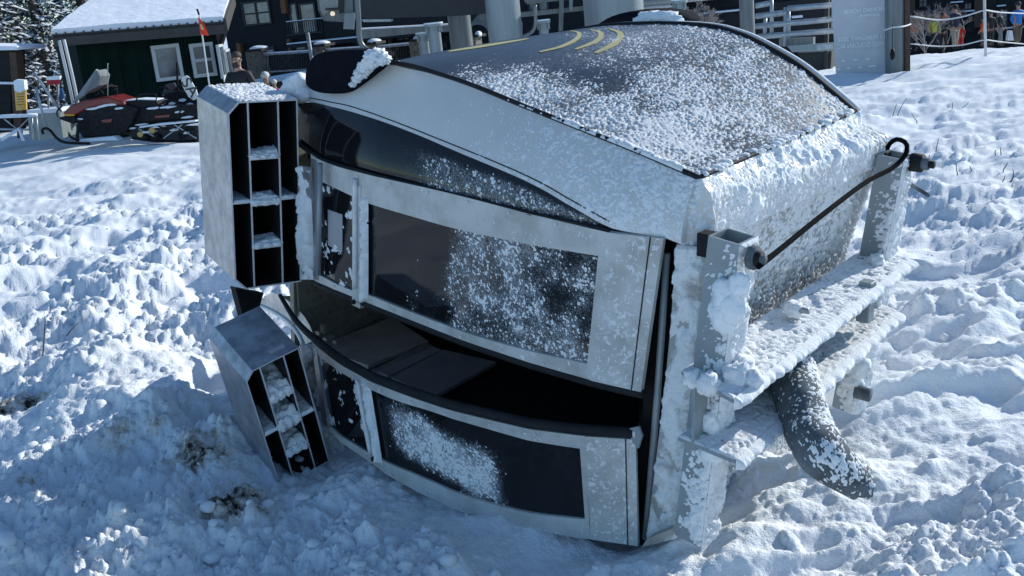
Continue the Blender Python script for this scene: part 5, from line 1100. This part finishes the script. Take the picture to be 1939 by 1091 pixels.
# ---- people
SK = colmat('skin', (.45, .28, .2)); HAIR = colmat('hair_brown', (.06, .04, .03))
def skinmesh(name, verts, edges, radii, m, parent, sub=1):
    me = bpy.data.meshes.new(name); off = np.array(wpos(parent)); me.from_pydata([tuple(np.array(v)-off) for v in verts], edges, []); me.materials.append(m)
    o = bpy.data.objects.new(name, me); col.objects.link(o); o.parent = parent
    s = o.modifiers.new('skin', 'SKIN'); s.use_smooth_shade = True; b = o.modifiers.new('sub', 'SUBSURF'); b.levels = sub; b.render_levels = sub
    for v, r in zip(me.skin_vertices[0].data, radii): v.radius = (r, r) if np.isscalar(r) else r
    me.skin_vertices[0].data[0].use_root = True; return o
def person(base, yaw, H, jacket, trousers, helmet, lab, group=None, arms=((.12, -.05), (.12, -.05)), stride=.08, beard=False, hat=True):
    t = thing('person', base, lab, 'person', group); k = H/1.78; cy, sy = math.cos(yaw), math.sin(yaw); B = np.array(base)
    W = lambda x, y, z: B+np.array([x*cy-y*sy, x*sy+y*cy, z])*k          # x right, y forward, z up
    v = [(0, 0, .95), (0, 0, 1.15), (0, .0, 1.38), (0, 0, 1.49), (0, .01, 1.56), (0, .015, 1.66), (0, .0, 1.74)]; r = [.13, .13, .14, .06, .075, .085, .06]; e = [(i, i+1) for i in range(6)]
    def add(p, rr, frm): v.append(p); r.append(rr); e.append((frm, len(v)-1)); return len(v)-1
    hands = []
    for s, (ox, oy) in zip((-1, 1), arms):
        a = add((s*.17, 0, 1.40), .06, 2); b = add((s*(.22+ox*.5), .02, 1.14), .045, a); c = add((s*(.20+ox*.4), .14-oy, .93), .03, b); d = add((s*(.20+ox*.4), .17-oy, .86), .026, c); hands.append((d, s, (s*(.20+ox*.4), .17-oy, .86)))
        for f in range(4): g = add((s*(.20+ox*.4)+(f-1.5)*.018, .19-oy, .81-(.01 if f in (1, 2) else 0)), .009, d); add((s*(.20+ox*.4)+(f-1.5)*.018, .205-oy, .775), .008, g)
        g = add((s*(.20+ox*.4)-s*.035, .20-oy, .84), .010, d); add((s*(.20+ox*.4)-s*.04, .215-oy, .81), .009, g)
    for s in (-1, 1):
        a = add((s*.09, 0, .88), .095, 0); b = add((s*.10, .03+s*stride*.5, .48), .06, a); c = add((s*.11, s*stride, .10), .045, b); add((s*.12, .14+s*stride, .05), .04, c)
    skinmesh('body', [W(*p) for p in v], e, [x*k for x in r], SK, t, 2)
    jv = [(0, 0, .84), (0, 0, 1.0), (0, 0, 1.2), (0, 0, 1.38), (0, 0, 1.47)]; jr = [.175, .17, .165, .165, .09]; je = [(0, 1), (1, 2), (2, 3), (3, 4)]
    for s, (ox, oy) in zip((-1, 1), arms):
        n0 = len(jv); jv += [(s*.18, 0, 1.39), (s*(.22+ox*.5), .02, 1.14), (s*(.20+ox*.4), .14-oy, .92)]; jr += [.085, .068, .05]; je += [(3, n0), (n0, n0+1), (n0+1, n0+2)]
    skinmesh('jacket', [W(*p) for p in jv], je, [x*k for x in jr], jacket, t, 1)
    tv = [(0, 0, .90)]; tr2 = [.15]; te = []
    for s in (-1, 1): n0 = len(tv); tv += [(s*.095, 0, .80), (s*.105, .03+s*stride*.5, .48), (s*.11, s*stride, .14)]; tr2 += [.115, .088, .08]; te += [(0, n0), (n0, n0+1), (n0+1, n0+2)]
    skinmesh('trousers', [W(*p) for p in tv], te, [x*k for x in tr2], trousers, t, 1)
    for s in (-1, 1): mb = MB(); mb.blob(W(s*.115, .05+s*stride, .06), (.06*k, .14*k, .07*k), 1, 2, .05); mb.build('boot', BM['blk'], t, True)
    if hat: mb = MB(); mb.blob(W(0, -.005, 1.71), (.115*k, .13*k, .10*k), 2, 3, .04); mb.build('helmet', helmet, t, True)
    mb = MB(); mb.blob(W(0, .115, 1.635), (.014*k, .02*k, .025*k), 2, 2, .0); mb.build('nose', SK, t, True)
    for s in (-1, 1):
        mb = MB(); mb.blob(W(s*.034, .098, 1.665), (.014*k, .008*k, .008*k), 2, 2, 0); mb.build('eye', BM['blk'], t, True)
        mb = MB(); mb.blob(W(s*.09, .005, 1.65), (.015*k, .02*k, .032*k), 2, 2, 0); mb.build('ear', SK, t, True)
    if beard: mb = MB(); mb.blob(W(0, .055, 1.575), (.075*k, .065*k, .06*k), 5, 3, .15); mb.build('beard', HAIR, t, True)
    else: mb = MB(); mb.blob(W(0, .098, 1.60), (.026*k, .008*k, .008*k), 5, 2, 0); mb.build('mouth', colmat('lips', (.3, .1, .09)), t, True)
    return t
C_ = {n: colmat('cloth_'+n, c) for n, c in dict(orange=(.75, .11, .02), yellow=(.55, .60, .08), navy=(.02, .025, .06), beige=(.36, .31, .24), red=(.55, .02, .02), blue=(.02, .20, .60), black=(.014, .014, .017), brown=(.12, .09, .06), pink=(.75, .04, .22), white=(.7, .7, .7), grey=(.2, .2, .21)).items()}
def skier(px, feet_y, Y, H, yaw, j, tr, he, lab, **kw): P = at(px, feet_y, Y); return person([P[0], P[1], P[2]], yaw, H, C_[j], C_[tr], C_[he], lab, 'skiers standing by the rope fence', **kw)
skier(1730, 97, 50, 1.75, 2.4, 'orange', 'black', 'black', 'person in an orange jacket and dark trousers right of the brown post')
skier(1768, 93, 50, 1.55, 3.0, 'yellow', 'black', 'black', 'person in a yellow-green jacket below the bare tree')
skier(1787, 92, 51, 1.55, 2.0, 'black', 'black', 'orange', 'person in black with an orange helmet between yellow and navy jackets')
skier(1779, 93, 53, 1.45, 4.0, 'orange', 'navy', 'red', 'small person in orange right behind the yellow jacket')
skier(1808, 93, 48, 1.90, 3.4, 'navy', 'beige', 'black', 'tall person in a navy jacket and beige trousers')
skier(1819, 91, 52, 1.15, 2.6, 'red', 'red', 'white', 'child in a red suit beside the tall person in navy')
skier(1861, 88, 49, 1.30, 1.0, 'orange', 'brown', 'black', 'person in orange and brown just left of the white pole')
skier(1875, 88, 50, 1.60, 3.2, 'black', 'black', 'brown', 'person in black right of the white pole')
skier(1893, 87, 51, 1.65, 4.0, 'black', 'grey', 'black', 'person in black and grey left of the blue jacket')
skier(1926, 86, 46, 1.80, 3.3, 'blue', 'brown', 'navy', 'person in a bright blue jacket and brown trousers at the right edge', arms=((.2, 0), (.2, 0)))
P = at(462, 200, 20); man = person([P[0], P[1], at(462, 114, 20)[2]-1.66], 2.9, 1.80, C_['black'], C_['black'], C_['black'], 'bearded man in black jacket and cap standing right of the hut', None, arms=((.15, 0), (.15, 0)), beard=True, hat=False)
mb = MB(); mb.blob(wpos(man)[:]+np.array([.0, .03, 1.755]), (.095, .115, .075), 2, 3, .06); mb.build('hair', HAIR, man, True)
P = at(523, 185, 24); person([P[0], P[1], at(523, 160, 24)[2]-.95], 3.0, 1.05, C_['pink'], C_['navy'], C_['white'], 'child in a pink jacket and white hat near the deck', None)
P = at(508, 185, 24); person([P[0], P[1], at(508, 150, 24)[2]-1.35], 3.4, 1.5, C_['black'], C_['black'], C_['white'], 'person in a pale hat just right of the bearded man', None)
# sandwich board, white chair items
AP = VPl(1900, 45, 1920, 45, 70)
sb_ = MB(); AP.poly(sb_, [(1911, 58), (1917, 58), (1920, 77), (1908, 77)], -.2, 0); props(sb_.build('sandwich_board', colmat('white_board', (.7, .72, .76))), 'white sandwich board left of the blue jacket', 'sign')
# ---- snowmobile
NP = VPl(80, 19.6, 400, 19.0, 230)
sm = thing('snowmobile', [*NP.hit(240, 268)[:2], 0], 'parked red and black snowmobile facing left in front of the hut', 'snowmobile')
def npoly(name, pts, d0, d1, m, bev=.012, parent=None): mb = MB(); NP.poly(mb, pts, d0, d1); return mb.build(name, m if not isinstance(m, str) else BM[m], parent or sm, bev=bev)
npoly('hood', [(118, 214), (134, 199), (165, 189), (205, 183), (232, 192), (238, 200), (200, 199), (168, 205), (142, 219), (122, 219)], -.55, .02, 'redhood', .03)
npoly('nose', [(112, 222), (140, 220), (150, 232), (138, 235), (112, 226)], -.6, .06, 'blk')
npoly('headlamp', [(122, 216), (140, 217), (140, 220), (124, 220)], .0, .05, colmat('amber', (.8, .4, .03)))
npoly('belly_pan', [(142, 219), (168, 204), (200, 198), (240, 199), (262, 205), (250, 232), (235, 255), (205, 258), (155, 262), (146, 240)], -.5, 0, 'blk', .03)
npoly('seat', [(232, 192), (262, 189), (296, 190), (300, 200), (262, 207), (236, 202)], -.42, -.08, 'blk', .03)
npoly('seat_snow', [(233, 190.5), (262, 187.5), (296, 188.5), (296, 191), (262, 190), (236, 194)], -.4, -.1, 'snowdull')
npoly('tunnel', [(240, 204), (372, 200), (376, 224), (300, 230), (252, 236)], -.4, -.1, 'blk', .02)
npoly('side_stripe', [(191, 228), (212, 225), (210, 232), (194, 232)], .0, .02, 'redhood', 0); npoly('side_stripe', [(292, 220), (322, 217), (320, 222), (294, 224)], -.1, -.08, 'redhood', 0)
npoly('windshield', [(137, 194), (150, 175), (181, 131), (190, 143), (186, 160), (165, 176), (150, 188)], -.5, -.42, colmat('pale_screen', (.30, .34, .38)), .01)
npoly('windshield', [(160, 178), (182, 133), (190, 145), (186, 163)], -.40, -.05, colmat('screen_grey', (.16, .18, .19)), .01)
npoly('dash_snow', [(170, 206), (196, 198), (212, 196), (205, 201), (180, 207)], .0, .03, 'snowdull')
npoly('track', [(232, 250), (262, 240), (372, 232), (380, 262), (372, 268), (268, 267), (250, 262)], -.42, -.12, colmat('track_rubber', (.03, .03, .033)), .03)
for (x, y, c) in [(268, 254, 'yellow'), (278, 260, 'blk'), (300, 258, 'blk'), (345, 256, 'blk'), (290, 247, 'yellow'), (366, 248, 'blk')]:
    a = NP.hit(x, y, -.1); MB().tube([a, a+NP.n*.06], .055, 16).build('idler_wheel', BM[c], sm, True)
def nt(name, pts, r, m='blk', parent=None, n=8): return MB().tube(catmull([NP.hit(*p) for p in pts], 30), r, n).build(name, BM[m], parent or sm, True)
nt('ski', [(82, 254, .2), (80, 247, .2), (86, 243, .2), (95, 247, .2), (108, 262, .2), (125, 270, .2), (170, 272, .2)], .025); nt('ski', [(110, 250, -.7), (109, 243, -.7), (116, 241, -.7), (126, 248, -.7), (138, 262, -.7), (160, 266, -.7), (200, 266, -.7)], .025)
nt('ski_leg', [(150, 228, .1), (147, 250, .15), (146, 268, .2)], .03); nt('ski_leg', [(164, 240, -.5), (172, 254, -.6), (172, 264, -.7)], .03)
nt('bumper_bar', [(110, 222, -.1), (108, 212, -.1), (118, 200, -.1)], .015); nt('handlebar', [(180, 182, -.1), (196, 168, -.2), (208, 163, -.35), (222, 164, -.5)], .014)
nt('rail', [(250, 262, -.1), (300, 268, -.1), (374, 267, -.1)], .02); nt('strut', [(262, 244, -.08), (300, 262, -.08)], .015, 'galvbg'); nt('strut', [(310, 262, -.08), (345, 236, -.08)], .015, 'galvbg'); nt('strut', [(330, 236, -.08), (372, 262, -.08)], .015, 'galvbg')
nt('rear_rack', [(258, 190, -.1), (262, 181, -.1), (272, 178, -.1), (292, 178, -.1), (296, 184, -.1), (294, 200, -.1)], .012); nt('rear_rack', [(330, 232, 0), (345, 206, 0), (358, 201, 0), (375, 200, 0)], .014)
nt('antenna', [(204, 182, -.2), (204, 150, -.2), (204, 120, -.2)], .008, 'galvbg')
npoly('running_board_snow', [(262, 240), (300, 234), (370, 228), (370, 231), (300, 238), (264, 243)], -.1, .05, 'snowdull'); npoly('ski_snow', [(150, 264), (215, 258), (225, 266), (150, 270)], -.1, .1, 'snowdull')
for i, (x, y) in enumerate([(150, 226), (176, 206), (214, 198), (226, 205), (290, 205), (318, 203), (340, 212), (355, 222), (300, 240), (330, 246), (352, 252), (282, 250), (250, 243), (268, 236), (368, 236)]):
    mb = MB(); mb.blob(NP.hit(x, y, .0 if x < 240 else -.09), (.09+.03*(i % 3), .03, .022), i, 2, .5); mb.build('snow_patch', BM['snowdull'], sm, True)
for pts in ([(186, 180, -.1), (190, 172, -.1), (196, 178, -.1)], [(214, 172, -.2), (220, 168, -.2), (222, 180, -.2)], [(300, 200, -.1), (318, 190, -.1), (340, 196, -.1)], [(272, 245, -.07), (290, 236, -.07), (316, 246, -.07)], [(340, 262, -.07), (356, 240, -.07), (372, 246, -.07)]): nt('tubework', pts, .018)
# second machine behind
NP2 = VPl(280, 20.8, 400, 20.6, 230)
s2 = thing('snowmobile', [*NP2.hit(330, 268)[:2], 0], 'black snowmobile half hidden behind the red one, beside the white sign', 'snowmobile')
def n2(name, pts, d0, d1, m, bev=.012): mb = MB(); NP2.poly(mb, pts, d0, d1); return mb.build(name, BM[m], s2, bev=bev)
n2('body', [(300, 186), (318, 176), (345, 172), (372, 180), (380, 240), (300, 250)], -.5, 0, 'blk', .05); n2('windshield', [(306, 182), (314, 160), (330, 156), (338, 174)], -.3, -.26, 'pane_dark')
for pts in ([(300, 172), (306, 166), (320, 168)], [(330, 172), (340, 162), (352, 166), (356, 176)], [(214, 166), (210, 160), (206, 162)], [(335, 118), (336, 150), (337, 175)]): MB().tube(catmull([NP2.hit(*p, .1) for p in pts], 12), .022, 8).build('handle', BM['blk'], s2, True)
for (x, y) in [(312, 190), (326, 196), (345, 190), (305, 200), (360, 198), (338, 205)]: mb = MB(); mb.blob(NP2.hit(x, y, .02), (.07, .05, .03), x, 2, .4); mb.build('snow_patch', BM['snowdull'], s2, True)
# white sign with SA
sg = thing('leaning_sign', NP.hit(365, 185, -.3), 'white rounded sign lettered SA leaning beside the snowmobiles', 'sign')
npoly('board', [(343, 152), (346, 145), (353, 143), (358, 147), (371, 170), (376, 186), (366, 190), (357, 184), (345, 163)], -.3, -.27, 'rope', .004, sg)
V, F = textmesh('SA', .30); an = math.radians(-62); cA, sA = math.cos(an), math.sin(an); c = NP.hit(359, 166, -.26)
V2 = np.stack([V[:, 0]*cA-V[:, 1]*sA, V[:, 0]*sA+V[:, 1]*cA], -1); mk('lettering', c+V2[:, :1]*NP.d+V2[:, 1:2]*z3+NP.n*V[:, 2:3], F, BM['railb'], sg)
# flag
fl = thing('flag_pole', NP.hit(401, 190, -.2), 'slender white pole with an orange-red pennant in front of the hut', 'flag')
MB().tube([NP.hit(402, 200, -.2), NP.hit(377, 27, -.2)], .014, 8).build('pole', BM['rope'], fl, True); MB().tube([NP.hit(377, 28, -.2), NP.hit(373, 17, -.2)], .018, 8).build('tip', BM['blk'], fl, True)
P = loftc([NP.hit(375, 33, -.2), NP.hit(380, 66, -.2)], [NP.hit(380, 37, -.1), NP.hit(387, 48, 0), NP.hit(395, 68, -.1)], 8, 6); slab('pennant', P, .004, colmat('flag_red', (.85, .05, .01)), fl, NP.n)
P = loftc([NP.hit(380, 46, -.04), NP.hit(383, 56, -.04)], [NP.hit(383, 46, -.02), NP.hit(388, 56, -.02)], 4, 4); slab('pennant_mark', P, .004, BM['yellow'], fl, NP.n, .02)
# ---- clutter on the left
CP = VPl(0, 20, 150, 20, 200)
def cthing(name, lab, cat, px, parts, group=None, plane=CP):
    t = thing(name, plane.hit(*px), lab, cat, group)
    for nm, kind, pts, a, b, m in parts:
        mb = MB()
        if kind == 'p': plane.poly(mb, pts, a, b); mb.build(nm, BM[m] if isinstance(m, str) else m, t, bev=.006)
        else: mb.tube(catmull([plane.hit(*p) for p in pts], 2 if len(pts) == 2 else 16), a, 8); mb.build(nm, BM[m] if isinstance(m, str) else m, t, True)
    return t
cthing('notice_board', 'yellow notice on a post capped with snow at the far left', 'sign', (38, 240), [('post', 'p', [(31, 205), (40, 205), (40, 262), (32, 262)], -.12, -.03, 'brown'), ('board', 'p', [(27, 168), (48, 166), (50, 208), (30, 210)], -.03, .02, 'yellow'), ('snow_cap', 'p', [(25, 154), (30, 151), (45, 152), (47, 170), (38, 176), (27, 172)], -.1, .05, 'snowdull')]+[('text_line', 'p', [(32, y), (46, y-1), (46, y), (32, y+1)], .021, .024, 'railb') for y in (178, 183, 188, 193, 198)])
cthing('warning_sign', 'small red sign with snow on top near the tree', 'sign', (100, 165), [('board', 'p', [(88, 150), (113, 149), (113, 160), (88, 161)], -.02, .0, colmat('sign_red', (.45, .02, .03))), ('snow_cap', 'p', [(87, 146), (113, 144), (113, 151), (88, 152)], -.04, .03, 'snowdull'), ('post', 't', [(92, 160, -.03), (92, 262, -.03)], .02, 0, 'rail'), ('post', 't', [(110, 160, -.03), (110, 262, -.03)], .02, 0, 'rail')])
cthing('storage_bin', 'grey snow-dusted bin behind the barrier at left', 'bin', (80, 258), [('body', 'p', [(52, 214), (112, 210), (120, 262), (56, 265)], -.7, 0, 'tower_l'), ('snow_lid', 'p', [(50, 209), (112, 205), (113, 213), (51, 217)], -.75, .03, 'snowdull')])
cthing('barrier', 'snow-covered folding barrier at the far left edge', 'barrier', (30, 265), [('top_rail', 't', [(-30, 222, .3), (70, 218, .3)], .035, 0, 'snowdull'), ('leg', 't', [(60, 219, .3), (62, 266, .3)], .02, 0, 'galvbg'), ('leg', 't', [(68, 219, .3), (74, 266, .3)], .02, 0, 'galvbg'), ('brace', 't', [(2, 266, .4), (36, 244, .3)], .03, 0, 'snowdull'), ('brace', 't', [(36, 243, .3), (44, 266, .4)], .03, 0, 'snowdull'), ('lower_rail', 't', [(-30, 244, .25), (62, 246, .25)], .02, 0, 'galvbg'), ('brace', 't', [(8, 226, .25), (30, 243, .25)], .012, 0, 'galvbg'), ('brace', 't', [(52, 226, .25), (36, 243, .25)], .012, 0, 'galvbg')])
for k, (pts, lab) in enumerate([([(112, 77, 0), (132, 165, 0), (146, 235, 0)], 'left of two slender snow-plastered poles at the hut corner'), ([(121, 75, 0), (141, 162, 0), (154, 235, 0)], 'right of two slender snow-plastered poles at the hut corner')]):
    props(MB().tube(catmull([CP.hit(*p) for p in pts], 10), .03, 8).build('snowy_pole', BM['rope'], None, True), lab, 'pole', 'snow-plastered poles')
props(MB().tube([CP.hit(64, 137, .2), CP.hit(116, 212, .2)], .025, 8).build('leaning_bar', BM['galvbg'], None, True), 'grey bar leaning across behind the snowmobile nose', 'bar', 'leaning bars')
props(MB().tube([CP.hit(68, 165, .3), CP.hit(88, 246, .3)], .025, 8).build('leaning_bar', BM['galvbg'], None, True), 'grey bar leaning in front of the bin', 'bar', 'leaning bars')
cthing('shed', 'grey shed with an orange timber corner at the left edge', 'shed', (10, 240), [('wall', 'p', [(-60, 98), (18, 94), (22, 250), (-60, 256)], -1.5, -.8, 'lodge'), ('timber_post', 'p', [(17, 98), (30, 98), (42, 240), (26, 242)], -1.1, -.78, 'brown'), ('ledge_snow', 'p', [(-60, 154), (30, 156), (30, 160), (-60, 159)], -.8, -.7, 'snowdull'), ('roof_snow', 'p', [(-60, 86), (32, 88), (34, 95), (-60, 96)], -1.9, -.6, 'snowdull')])
cthing('blue_board', 'small blue board between bars and snowmobile', 'board', (115, 192), [('panel', 'p', [(108, 172), (118, 166), (122, 186), (112, 192)], -.1, -.07, colmat('blue_board_paint', (.05, .14, .33)))])
# low brush behind the snowmobile, between the poles
# ---- twigs poking out of the snow
TW = mat('dead_stalk', (.06, .045, .035), .9, c2=(.11, .08, .06), vs=30)
def twig(pts, r, lab, g='stalks poking out of the snow', m=None):
    b = gnd(*pts[0]); Y = b[1]; P = [b-z3*.05, b]+[at(x, y, Y+dy) for x, y, dy in pts[1]]; o = MB().tube(catmull(P, 12), [r*(1-.5*i/11) for i in range(12)], 5).build('stalk', TW, None, True); return props(o, lab, 'stalk', g)
def tw(px, py, more, r, lab): return twig(((px, py), more), r, lab)
def twig(a, r, lab):
    (px, py), more = a; b = gnd(px, py); b[2] = gz(b[0], b[1]); P = [b-z3*.04]+[np.array([*(at(x, y, b[1]+dy)[:2]), at(x, y, b[1]+dy)[2]]) for x, y, dy in [(px, py, 0)]+list(more)]
    o = MB().tube(catmull(P, 12), [r*(1-.5*i/11) for i in range(12)], 5).build('stalk', TW, None, True); return props(o, lab, 'stalk', 'stalks poking out of the snow')
twig(((81, 714), [(80, 690, 0), (83, 650, 0), (86, 604, .02)]), .006, 'tallest upright stalk in the snow at the left')
twig(((118, 640), [(105, 626, .05), (90, 612, .1)]), .005, 'thin stalk leaning left, right of the tallest stalk'); twig(((121, 645), [(132, 628, 0), (150, 610, .05)]), .005, 'thin stalk leaning right, right of the tallest stalk')
twig(((288, 657), [(291, 648, 0), (294, 642, 0)]), .006, 'short stub of a stalk left of the lower ski rack'); twig(((62, 796), [(85, 785, .1), (108, 773, .2)]), .005, 'stalk lying low at the left below the tallest one'); twig(((10, 676), [(35, 667, .2), (54, 662, .3)]), .004, 'pale stalk lying flat near the left edge')
for px, py, mo, lab in [(1690, 222, [(1695, 205, 0), (1698, 196, 0)], 'stalk nearest the cabin roof corner'), (1700, 218, [(1708, 200, 0), (1717, 186, 0)], 'longer slanting stalk beside the cabin corner'), (1736, 230, [(1730, 222, 0), (1727, 216, 0)], 'small stalk leaning left on the right slope'), (1803, 206, [(1804, 200, 0), (1804, 194, 0)], 'tiny upright stalk, middle of the right slope'), (1822, 205, [(1830, 199, 0), (1834, 194, 0)], 'small slanting stalk, middle of the right slope'), (1772, 290, [(1775, 272, 0), (1777, 264, 0)], 'upright stalk right of the frame post'), (1755, 330, [(1758, 308, 0), (1760, 292, 0)], 'upright stalk beside the clamp bolt'), (1813, 330, [(1811, 318, 0), (1812, 311, 0)], 'short stalk, lower right slope'), (1886, 296, [(1884, 288, 0), (1887, 284, 0)], 'short stub of two, far right'), (1896, 296, [(1895, 286, 0), (1895, 279, 0)], 'taller stub of two, far right'), (1900, 322, [(1905, 314, 0), (1908, 308, 0)], 'slanting twig, far right'), (1912, 348, [(1919, 334, 0), (1918, 320, 0)], 'curved twig, far right'), (1898, 346, [(1902, 338, 0), (1903, 333, 0)], 'short twig left of the curved one'), (1841, 326, [(1838, 318, 0), (1836, 314, 0)], 'stub left of the far right twigs')]:
    twig(((px, py), mo), .006, lab)
for o in bpy.data.objects:
    if o.name.split('.')[0] in ('rime_crust', 'rime_edge', 'window_frost', 'frost_specks', 'ice_strip', 'snow_dusting', 'snow_clump', 'packed_snow', 'snow_load', 'tread_pattern', 'logo_row', 'balusters', 'roof_rib'): o['kind'] = 'stuff'
